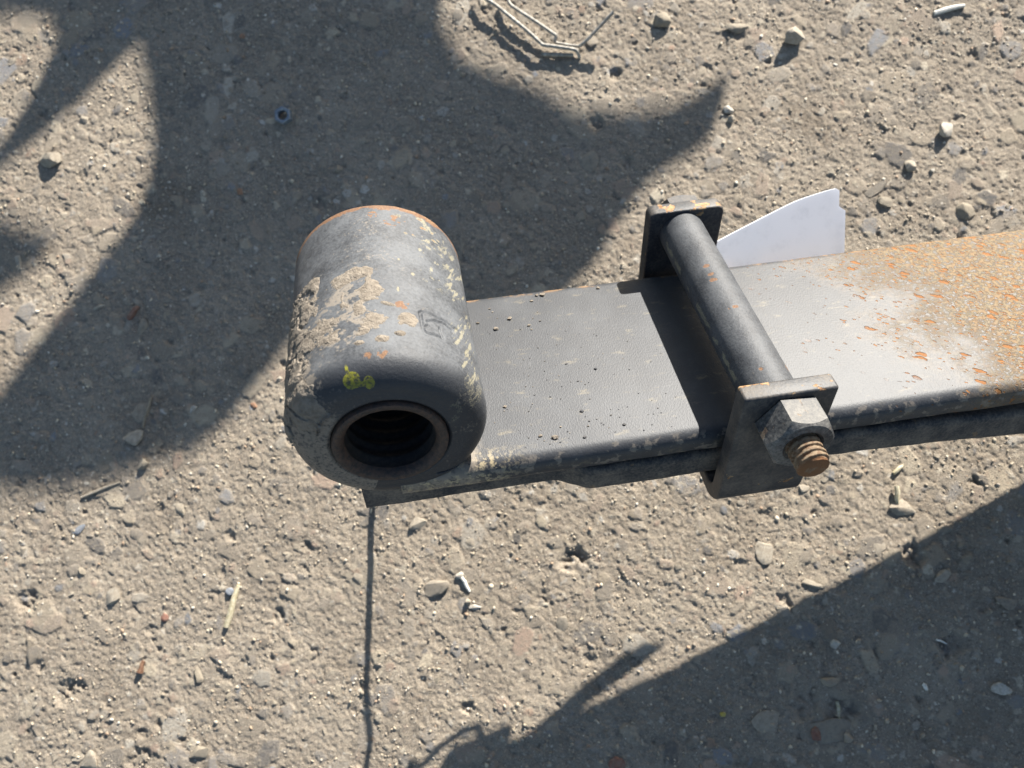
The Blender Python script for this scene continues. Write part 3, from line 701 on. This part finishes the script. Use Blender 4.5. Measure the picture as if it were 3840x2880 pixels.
# stamped mark: rounded frame with letter strokes, pressed in
def seg_d(t, y, t0, y0, t1, y1):
    px = (t - t0) * .49; py = y - y0; dx = (t1 - t0) * .49; dy = y1 - y0; L = dx * dx + dy * dy
    u = np.clip((px * dx + py * dy) / L, 0, 1); return np.hypot(px - u * dx, py - u * dy)
MARK = [(62.4, 24.0, 60.7, 24.8), (60.7, 24.8, 55.7, 24.8), (55.7, 24.8, 49.9, 24.4), (49.9, 24.4, 45.7, 24.5), (45.7, 24.5, 40.1, 24.0), (40.1, 24.0, 33.5, 24.5), (62.2, 23.9, 61.8, 20.7), (61.8, 20.7, 61.8, 18.0), (61.8, 18.0, 60.9, 16.3), (60.9, 16.3, 59.0, 15.8), (59.0, 15.8, 54.7, 16.1), (54.7, 16.1, 48.9, 16.1), (58.3, 20.8, 54.3, 22.1), (54.3, 22.1, 50.9, 22.3), (50.9, 22.3, 46.6, 23.1), (46.6, 23.1, 40.7, 22.1), (50.5, 19.8, 50.2, 17.9), (50.2, 17.9, 48.8, 16.5), (61.5, 18.0, 57.7, 19.4)]
gro = np.full_like(dust, 9.0)
for s_ in MARK: gro = np.minimum(gro, seg_d(TD, PY, *s_))
groove = sstep(.58, .25, gro + .18 * (nB - .5)) * outer
dR = .8 * (nC - .5) + .22 * (nA - .5) * 2 * .5 + .10 * (nB - .5) * yel * 2 - .55 * groove + .10 * yel * (streak - .4) - .06 * rust + .08 * dust * nB
dR = dR * outer
LZ = ZE + PR * np.sin(TH); LX = XE + PR * np.cos(TH)
seam = 1.7 * np.exp(-((LZ - .35 - .25 * (nB - .5)) / .42) ** 2) * sstep(46, 50, LX) * (PR > RB + .9) * sstep(9.5, 7.0, PY)
V = np.stack([XE + (PR + dR) * np.cos(TH), PY + .15 * outer * (nA - .5) + seam, ZE + (PR + dR) * np.sin(TH)], -1).reshape(-1, 3)
dust = np.maximum(dust * (1 - groove), 0)
wear = np.stack([dust, rust, yel, 1 - .9 * dab], -1).reshape(-1, 4)
eye = mesh_np('spring_eye', V, grid_faces(len(prof), NTH, True), M_EYE, spring, attrs={'wear': wear})
# caked mud on the outside of the roll
ys = np.linspace(-1.0, 52, 330); td = np.linspace(64, 205, 620)
MY, MT = np.meshgrid(ys, td, indexing='ij'); mt = np.radians(MT); cx_, sx_ = np.cos(mt), np.sin(mt)
m1 = fbm(R_EYE * cx_ / 8, R_EYE * sx_ / 8, MY / 8, 5, 141); m2 = fbm(R_EYE * cx_ / 2.2, R_EYE * sx_ / 2.2, MY / 2.2, 5, 151, .6); m3 = fbm(R_EYE * cx_ / 22, R_EYE * sx_ / 22, MY / 22, 3, 161)
def mb(t0, y0, rt, ry, rot=0.0, w=1.0):
    u = (MT - t0) * .49; v = MY - y0; c, s = math.cos(R_(rot)), math.sin(R_(rot))
    a = (u * c + v * s) / rt; b = (-u * s + v * c) / ry
    return w * (1.25 - np.hypot(a, b))
f_ = np.full_like(MY, -9.0)
for t0, y0, rt, ry, rot, w in [(107.2, 39.9, 4.0, 3.0, 0, 1.00), (97.6, 41.3, 3.6, 2.6, 0, 1.00), (91.6, 32.9, 3.2, 4.6, 0, 1.00), (97.1, 25.6, 1.8, 3.2, 0, 1.00), (105.3, 29.2, 1.3, 4.6, 0, 1.00), (110.9, 23.3, 2.6, 1.6, 0, 1.00), (88.8, 20.4, 3.4, 3.0, 0, 1.00), (69.6, 20.1, 2.6, 2.4, 0, 1.00), (79.9, 26.0, 2.6, 0.8, 20, 1.00), (75.2, 14.1, 1.5, 0.9, 0, 1.00), (96.3, 16.0, 1.6, 1.4, 0, 1.00), (85.4, 11.8, 1.8, 1.3, 0, 1.00), (97.8, 11.5, 1.5, 1.0, 0, 1.00), (128.5, 43.8, 2.2, 4.0, 0, 1.00), (135.7, 37.2, 5.0, 5.5, 0, 1.00), (123.1, 23.7, 6.0, 4.5, 0, 1.00), (114.5, 17.2, 3.8, 3.0, 0, 1.00), (135.4, 21.6, 5.0, 4.5, 0, 1.00), (141.0, 16.7, 4.0, 4.0, 0, 1.00), (159.7, 42.3, 9.0, 8.0, 0, 1.00), (164.3, 34.9, 9.0, 7.0, 0, 1.00), (150.0, 30.0, 9.0, 9.0, 0, 1.00), (152.0, 16.0, 9.0, 9.0, 0, 1.00), (145.0, 4.0, 6.0, 6.0, 0, 0.95), (168.0, 22.0, 9.0, 14.0, 0, 1.00)]: f_ = np.maximum(f_, mb(t0, y0, rt, ry, rot, w))
for t0, y0, rt, ry, rot, w in [(115.3, 29.7, 2.6, 3.0, 0, 1.00), (103.6, 32.1, 1.0, 3.0, 0, 1.00), (105.5, 23.6, 1.1, 3.0, 0, 1.00), (97.8, 36.3, 2.0, 1.4, 0, 1.00), (103.1, 17.2, 2.4, 2.5, 0, 1.00)]: f_ = np.minimum(f_, -mb(t0, y0, rt, ry, rot, w) + .12)
fld = f_ + .30 + 1.35 * (m1 - .5) + 1.25 * (m2 - .5)
crack = np.abs(m3 * 2 + m1 * .55 - 1.23)
thick = np.clip(fld - .30, 0, None); thick = .66 * (1 - np.exp(-thick * 1.5)) * (.25 + .9 * m2 + .6 * m1)
thick += .5 * sstep(120, 165, MT) * (thick > .05) * m1 * 2.0
thick *= 1 - .75 * sstep(.045, .012, crack) * sstep(100, 130, MT)
# skin radius along y (follows the rounded near rim)
po = prof[(prof[:, 1] < 76) & (prof[:, 0] > 19.5)]
o_ = np.argsort(po[:, 1]); rad = np.interp(ys, po[o_, 1], po[o_, 0])[:, None]
rad = rad + .8 * (fbm(rad * cx_ / 16, rad * sx_ / 16, MY / 16, 4, 61) - .5) + .22 * (fbm(rad * cx_ / 6, rad * sx_ / 6, MY / 6, 5, 41) - .5)
rm_ = rad + thick - .12
V = np.stack([XE + rm_ * cx_, MY, ZE + rm_ * sx_], -1).reshape(-1, 3)
F = grid_faces(len(ys), len(td)); tf = thick.ravel()
keep = (tf[F] > .07).any(1) & (tf[F] > .0).sum(1).__ge__(2)
F = F[keep]; used = np.unique(F); remap = np.full(len(V), -1); remap[used] = np.arange(len(used))
mud = mesh_np('mud_crust', V[used], remap[F].astype(np.int32), M_MUD, eye)

# bushing pressed in the eye, ribbed inside
bp = [(RB + .02, 8.0), (RB + .02, -.6), (RB - .25, -1.35), (15.3, -1.55), (14.2, -1.3), (13.3, -.4), (RH, .8)]
y = 3.0
while y < 72:
    bp += [(RH, y), (RH - .55, y + .9), (RH - .55, y + 2.0), (RH, y + 2.9)]; y += 4.6
bp += [(RH, 76), (RB, 77), (RB, 70)]
bp_rim, bp_bore = bp[:7], [(RH + .02, .75)] + bp[7:]
V, F = ring_lathe(bp_bore, 96)
V = np.stack([V[:, 0] + XE, V[:, 2], V[:, 1] + ZE], -1)
bore = mesh_np('bore_liner', V, F[:, ::-1].copy(), M_BORE, spring, angle=40)
V, F = ring_lathe(bp_rim, 96)
V = np.stack([V[:, 0] + XE, V[:, 2], V[:, 1] + ZE], -1)
V[:, 0] += .2 * (fbm(V[:, 0] / 4, V[:, 1] / 4, V[:, 2] / 4, 3, 9) - .5)
bush = mesh_np('bushing', V, F[:, ::-1].copy(), M_BUSH, spring, angle=40)
bore.parent = bush

# ------------------------------------------------------------------ clamp: bent strap, spacer tube, bolt, nut
XA, XB = 134.6, 162.4
def strap_profile():
    ro, t = 9.0, 5.2
    y0, y1, zb, zt = -9.5, 88.4, -28.2, 24.7
    outer_, inner_ = [], []
    outer_.append((y0, zt))
    for k in range(9):
        a = R_(180 + 90 * k / 8); outer_.append((y0 + ro + ro * math.cos(a), zb + ro + ro * math.sin(a)))
    outer_ += [(64.0, zb), (66.0, zb + 1.0), (66.5, zb + t)]
    ri = 3.4; iy0, iz = y0 + 6.0, zb + t
    for k in range(5):
        a = R_(270 - 90 * k / 4); inner_.append((iy0 + ri + ri * math.cos(a), iz + ri + ri * math.sin(a)))
    inner_.append((iy0, zt))
    return outer_ + inner_
bm = bmesh.new(); pr = strap_profile()
a_ = [bm.verts.new((XA, y, z)) for y, z in pr]; b_ = [bm.verts.new((XB, y, z)) for y, z in pr]
n_ = len(pr)
fa = bm.faces.new(a_); fb = bm.faces.new(b_[::-1])
for k in range(n_): bm.faces.new((a_[k], b_[k], b_[(k + 1) % n_], a_[(k + 1) % n_]))
bmesh.ops.recalc_face_normals(bm, faces=bm.faces)
be = [e for e in bm.edges if e.calc_face_angle(0) > R_(50)]
bmesh.ops.bevel(bm, geom=be, offset=.9, segments=3, profile=.5, affect='EDGES')
bmesh.ops.triangulate(bm, faces=[f for f in bm.faces if len(f.verts) > 4])
mesh_bm('clamp_strap', bm, M_CLAMP, spring, angle=30)
bm = bmesh.new(); bmesh.ops.create_cube(bm, size=1.0)
for v in bm.verts: v.co = Vector((v.co.x * (XB - XA) + (XA + XB) / 2, v.co.y * 6.0 + 85.4, v.co.z * 36.0 + 6.7))
bmesh.ops.bevel(bm, geom=[e for e in bm.edges if abs(e.verts[0].co.y - e.verts[1].co.y) > 1], offset=2.6, segments=4, profile=.5, affect='EDGES')
bmesh.ops.bevel(bm, geom=[e for e in bm.edges if e.calc_face_angle(0) > R_(50)], offset=.8, segments=3, profile=.5, affect='EDGES')
mesh_bm('clamp_plate', bm, M_CLAMP, spring, angle=30)
# tube
nL, nT = 200, 160
yy = np.linspace(-3.6, 82.5, nL); tt = np.arange(nT) * 2 * math.pi / nT
YY, TT = np.meshgrid(yy, tt, indexing='ij'); td_ = np.degrees(TT)
n1 = fbm(8 * np.cos(TT) / 5, 8 * np.sin(TT) / 5, YY / 5, 4, 201); n2 = fbm(8 * np.cos(TT) / 1.5, 8 * np.sin(TT) / 1.5, YY / 1.5, 4, 211)
r_ = np.zeros_like(YY); g_ = np.zeros_like(YY); y_ = np.zeros_like(YY)
def tb(t0, y0, rt, ry):
    d = np.hypot((td_ - t0) * .1414 / rt, (YY - y0) / ry) + .8 * (n2 - .5); return sstep(1.1, .8, d)
for s_ in [(106.0, 52.0, 1.3, 0.8), (104.7, 47.5, 1.2, 0.7), (106.8, 44.5, 1.3, 0.9), (92.2, 30.2, 1.1, 0.8), (109.4, 2.9, 0.7, 0.6), (36.9, 4.4, 0.9, 1.5), (107.3, 29.9, 0.3, 0.3)]: g_ = np.maximum(g_, .95 * tb(*s_))
y_ = np.maximum(y_, .8 * sstep(12, 4, np.abs(td_ - 172 - 8 * (n1 - .5))) * sstep(.47, .56, n1))
y_ = np.maximum(y_, .7 * sstep(12, 4, np.abs(td_ - 14)) * sstep(.52, .60, n1))
r_ = np.clip(.14 + .5 * (n1 - .45), 0, 1)
RT = 8.1 + .12 * (n1 - .5) - .08 * g_
V = np.stack([147.2 + RT * np.cos(TT), YY, 15.4 + RT * np.sin(TT)], -1).reshape(-1, 3)
mesh_np('spacer_tube', V, grid_faces(nL, nT, True), M_TUBE, spring, attrs={'wear': np.stack([r_, g_, y_, 1 + 0 * y_], -1).reshape(-1, 4)})
# nut
BX, BZ = 149.6, 13.9
def hexnut(name, ya, yb, rf, mat, hole=None, rot=0.0, dome=False):
    n = 96; t = np.arange(n) * 2 * math.pi / n + rot
    hx = rf / np.cos(((t - rot) % (math.pi / 3)) - math.pi / 6); s = 1 if yb > ya else -1
    rows = []
    def ring(r, y): rows.append(np.stack([BX + r * np.cos(t), y + 0 * t, BZ + r * np.sin(t)], -1))
    ring(hx * .2 if hole is None else hole + 0 * t, ya + 0 * t); ring(hx - .5, ya + 0 * t); ring(hx, ya + .5 * s + 0 * t)
    ring(hx, yb - s * ((hx - rf * .95) * 1.05 + .2)); ring(rf * .95 + 0 * t, yb - s * .12 + 0 * t); ring(rf * .91 + 0 * t, yb + 0 * t)
    if hole: ring(hole + 1.0 + 0 * t, yb + 0 * t); ring(hole + 0 * t, yb - s * .9 + 0 * t); ring(hole + 0 * t, ya + 0 * t)
    else: ring(.01 + 0 * t, yb + 0 * t)
    V = np.concatenate(rows)
    return mesh_np(name, V, grid_faces(len(rows), n, True, flip=(s > 0)), mat, spring, angle=24)
hexnut('hex_nut', -9.5, -19.9, 9.0, M_NUT, 4.9, rot=-.07)
bh = hexnut('bolt_head', 88.4, 95.2, 9.3, M_CLAMP)
# bolt thread (helical)
nl, ntt = 150, 64
yv = np.linspace(-27.4, -14.0, nl); t = np.arange(ntt) * 2 * math.pi / ntt
YV, T2 = np.meshgrid(yv, t, indexing='ij')
ph = (YV / 1.9 + T2 / (2 * math.pi)) % 1.0; saw = np.abs(2 * ph - 1)
rt = 4.75 - .75 * sstep(.25, .75, saw) + .5 * (fbm(2.5 * np.cos(T2), 2.5 * np.sin(T2), YV / 1.5, 4, 301) - .5)
rt = np.where(YV < -26.8, rt - (-26.8 - YV) * 1.0, rt)
V = np.stack([BX + rt * np.cos(T2), YV, BZ + rt * np.sin(T2)], -1).reshape(-1, 3)
F = grid_faces(nl, ntt, True).tolist() + [list(range(ntt))[::-1]]
mesh_np('bolt_shank', V, F, M_BOLT, spring, angle=60)

# crumbs lying on the leaf
bm = bmesh.new(); rq = random.Random(12)
def crumb(bm, x, y, r):
    q = bmesh.ops.create_icosphere(bm, subdivisions=1, radius=r)['verts']
    for v in q: v.co = Vector((v.co.x * rq.uniform(.8, 1.5), v.co.y * rq.uniform(.6, 1.1), v.co.z * .55)) + Vector((x, y, r * .35)) + Vector((rq.uniform(-.2, .2) * r, rq.uniform(-.2, .2) * r, 0))
CR_PALE = [(80.0, 64.7, 0.85), (74.3, 59.9, 0.95), (86.1, 59.6, 0.55), (86.6, 57.4, 0.35), (74.4, 69.3, 0.35), (73.6, 71.2, 0.40), (89.3, 72.7, 0.50), (90.4, 66.2, 0.25), (75.6, 65.6, 0.25), (71.7, 22.8, 0.60), (80.7, 8.8, 0.60), (84.7, 7.3, 1.00), (87.5, 11.3, 0.35), (96.0, 9.9, 0.35), (68.4, 64.4, 0.60), (88.1, 63.1, 0.25), (114.8, 75.0, 0.70), (93.9, 75.3, 1.00), (91.7, 75.4, 0.70)]
CR_DARK = [(90.4, 61.3, 0.40), (95.0, 38.2, 0.42), (104.1, 34.0, 0.55), (97.1, 29.6, 0.35), (100.4, 28.3, 0.22), (81.9, 26.2, 0.22), (86.8, 24.5, 0.28), (95.4, 16.5, 0.60), (104.1, 13.1, 0.35), (99.3, 12.3, 0.25), (96.8, 11.9, 0.32), (93.9, 5.8, 0.55), (107.1, 8.5, 0.60), (106.5, 11.8, 0.22), (78.9, 19.5, 0.25), (80.0, 21.3, 0.22), (89.9, 23.0, 0.22), (109.6, 30.6, 0.22), (115.6, 6.9, 0.25), (126.3, 16.8, 0.22), (123.1, 33.8, 0.25)]
for x, y, r in CR_PALE: crumb(bm, x, y, r)
for k in range(40): crumb(bm, rq.gauss(85, 16), rq.gauss(22, 14) % 70 + 4, rq.uniform(.10, .22))
o = mesh_bm('tan_crumbs', bm, M_MUD, None); o.matrix_world = spring.matrix_world.copy(); tag(o, 'tan mud crumbs scattered on the flat leaf top beside the eye', None, None, 'stuff')
bm = bmesh.new()
for x, y, r in CR_DARK: crumb(bm, x, y, r)
for k in range(70): crumb(bm, rq.uniform(70, 133), 5 + 55 * rq.random() ** 1.8, rq.uniform(.10, .28))
o = mesh_bm('dark_crumbs', bm, M_DARK, None); o.matrix_world = spring.matrix_world.copy(); tag(o, 'dark specks of dirt scattered on the flat leaf top', None, None, 'stuff')

# ------------------------------------------------------------------ white card tag hung on the far side
top_ = [(155.1, 85.2, 2.2), (164.2, 88.4, 4.1), (175.5, 92.2, 6.1), (188.0, 96.3, 8.2), (200.7, 100.4, 10.1), (211.4, 103.1, 10.6), (217.9, 104.6, 10.7), (223.6, 105.9, 10.6)]
low_ = [(154.7, 81.2, -4.3), (163.7, 82.4, -5.7), (174.9, 84.2, -7.0), (187.5, 86.1, -8.6), (200.3, 88.0, -10.2), (211.3, 89.6, -11.6), (217.9, 90.8, -12.3), (222.9, 91.6, -12.7)]
def lerp_path(P, n):
    P = [Vector(p) for p in P]; L = [0]
    for a, b in zip(P, P[1:]): L.append(L[-1] + (b - a).length)
    out = []
    for k in range(n):
        s = L[-1] * k / (n - 1); i = max(j for j in range(len(P) - 1) if L[j] <= s + 1e-9); out.append(P[i].lerp(P[i + 1], (s - L[i]) / max(L[i + 1] - L[i], 1e-6)))
    return out
NA, NB = 40, 26
TP = lerp_path(smooth_path(top_, 6), NA); LP = lerp_path(smooth_path(low_, 6), NA)
grid = []
for i in range(NA):
    grid.append([])
    for j in range(NB):
        v = j / (NB - 1) * 1.12
        p = TP[i] + (LP[i] - TP[i]) * v
        grid[i].append(p)
# rounded corner and the step cut in the right-hand edge
for j in range(NB):
    v = j / (NB - 1) * 1.12; cut = 3.2 if v < .30 else max(0.0, 3.2 * (1 - (v - .30) / .03))
    if v < .05: cut += 1.6 * (1 - v / .05) ** 2
    e = (grid[-1][j] - grid[-8][j]).normalized()
    for i in range(NA - 6, NA):
        grid[i][j] = grid[i][j] - e * cut * ((i - (NA - 7)) / 6)
n0 = (TP[-1] - TP[0]).cross(LP[-1] - TP[-1]).normalized()
V = [tuple(p + n0 * .5) for r in grid for p in r] + [tuple(p - n0 * .5) for r in grid for p in r]
F = grid_faces(NA, NB); K = NA * NB
Fl = F.tolist() + (F[:, ::-1] + K).tolist()
def strip(idx):
    for a, b in zip(idx, idx[1:]): Fl.append([b, a, a + K, b + K])
strip([i * NB for i in range(NA)][::-1]); strip([i * NB + NB - 1 for i in range(NA)]); strip(list(range(NB))); strip([(NA - 1) * NB + j for j in range(NB)][::-1])
tg = mesh_np('card_tag', np.array(V), Fl, M_TAG, angle=40)
tg.matrix_world = spring.matrix_world.copy()
bm = bmesh.new(); bm.from_mesh(tg.data); bmesh.ops.recalc_face_normals(bm, faces=bm.faces); bm.to_mesh(tg.data); bm.free()
tag(tg, 'white plastic card tag sticking up behind the leaf beside the clamp', 'tag')

# tie wire hanging under the leaf (throws the thin line and the loop on the ground)
M_TIE = mat_plain('black_tie_wire', (0.02, 0.02, 0.02), (0.04, 0.035, 0.03), .6)
tie = [(-59.2, -17.3, 13.6), (-56.8, -20.1, 16.8), (-47.6, -25.0, 26.4), (-36.0, -30.2, 38.6), (-26.4, -33.1, 48.6), (-14.2, -36.9, 60.0)] + [tuple(L2W((84, 44, -27))), tuple(L2W((84, 50, -22)))]
o = mesh_bm('tie_wire', tube_bm(smooth_path(tie, 5), 1.15, 8), M_TIE); tag(o, 'thin dark wire under the spring whose shadow draws a line below the eye', 'wire')
loop = [tuple(L2W((140, 34, -27)))] + [(13.0, -31.6, 66.1), (18.3, -28.5, 65.0), (28.2, -24.8, 62.9), (36.9, -23.6, 61.5), (42.9, -23.2, 61.5), (45.1, -25.7, 62.2), (45.8, -26.8, 64.3), (42.7, -27.4, 66.5), (33.8, -28.3, 68.6)] + [tuple(L2W((156, 34, -27)))]
o = mesh_bm('tie_wire', tube_bm(smooth_path(loop, 5), .95, 8), M_TIE); tag(o, 'thin wire loop under the clamp whose shadow curls at the bottom edge', 'wire')

# ------------------------------------------------------------------ added unseen forked plate on a post, cut to shade the upper left
M_IRON = mat_paint('black_iron', dust_amt=.4, rough=.5)
fork = [(1.0, 257.0), (-7.1, 207.4), (1.0, 183.7), (21.5, 168.4), (41.9, 154.9), (54.4, 140.0), (67.0, 134.8), (101.8, 130.5), (120.1, 137.1), (136.2, 147.4), (135.8, 136.8), (126.3, 121.5), (122.0, 111.4), (110.1, 103.2), (91.1, 94.3), (82.4, 89.9), (69.2, 76.5), (51.1, 54.6), (27.9, 36.3), (-21.5, 25.0), (-68.6, 31.5), (-91.6, 42.7), (-111.5, 38.5), (-128.0, 20.4), (-149.4, -0.2), (-170.0, -13.7), (-184.5, -13.4), (-206.8, -19.9), (-243.3, -19.5), (-267.6, -16.5), (-331.7, -9.2), (-331.4, 1.6), (-275.4, 30.5), (-265.0, 37.5), (-238.4, 65.6), (-211.3, 94.2), (-194.8, 112.1), (-185.0, 123.5), (-176.5, 143.2), (-173.3, 164.2), (-173.8, 191.7), (-176.9, 219.1), (-181.7, 218.9), (-218.1, 188.8), (-259.1, 160.6), (-328.9, 111.5), (-328.6, 127.3), (-258.5, 174.7), (-238.4, 203.7), (-223.5, 230.5), (-228.6, 245.8), (-246.7, 250.7), (-325.4, 267.3), (-324.1, 322.3)]  # outline of the ground shadow that the added plate has to cast
S_ = SUN.normalized(); off = S_ * 660.0
bm = bmesh.new(); e1 = S_.cross(Vector((0, 0, 1))).normalized(); e2 = S_.cross(e1).normalized(); ctr = Vector((*fork[0], 0)) + off
front, back = [], []
for p in fork:
    q = Vector((p[0], p[1], 0)); d = (ctr - q).dot(S_); w = q + S_ * d          # on the plane square to the sun
    front.append(bm.verts.new(w)); back.append(bm.verts.new(w + S_ * 9.0))
n_ = len(front)
for i, j, k in tessellate_polygon([[Vector((*p, 0)) for p in fork]]):
    bm.faces.new((front[i], front[j], front[k])); bm.faces.new((back[k], back[j], back[i]))
for k in range(n_): bm.faces.new((front[k], back[k], back[(k + 1) % n_], front[(k + 1) % n_]))
back2 = []; front2 = []
for p in [(-327.9, 156.6), (-260.4, 134.0), (-236.5, 120.6), (-232.8, 109.5), (-249.3, 98.1), (-262.5, 90.0), (-330.2, 55.4)]:
    q = Vector((p[0], p[1], 0)); d = (ctr - q).dot(S_); w = q + S_ * (d + 2.0)
    front2.append(bm.verts.new(w)); back2.append(bm.verts.new(w + S_ * 7.0))
n2_ = len(front2); bm.faces.new(front2); bm.faces.new(back2[::-1])
for k in range(n2_): bm.faces.new((front2[k], back2[k], back2[(k + 1) % n2_], front2[(k + 1) % n2_]))
fk = empty('shade_fork'); tag(fk, 'added unseen forked bracket, cut to cast the upper-left shade', 'bracket')
mesh_bm('shade_plate', bm, M_IRON, fk)
pw = Vector((-145.0, 277.5, 0)); q = pw + S_ * ((ctr - pw).dot(S_) + 4.5)
bm = tube_bm([(q.x, q.y, -5), (q.x, q.y, q.z)], 14, 16)
mesh_bm('shade_post', bm, M_IRON, fk)
# timber the far end of the spring rests on, beyond the right edge
bm = bmesh.new(); bmesh.ops.create_cube(bm, size=1.0)
w = L2W((760, 40, -75))
for v in bm.verts: v.co = Vector((v.co.x * 110 + w.x, v.co.y * 380 + w.y, (v.co.z + .5) * (w.z - 12)))
bmesh.ops.bevel(bm, geom=list(bm.edges), offset=3, segments=2, affect='EDGES')
tb_ = mesh_bm('timber_block', bm, mat_plain('old_timber', (0.20, 0.15, 0.10), (0.28, 0.22, 0.16), .85, .05, 0, .6, .2)); tag(tb_, 'old timber block under the far end of the spring', 'timber')
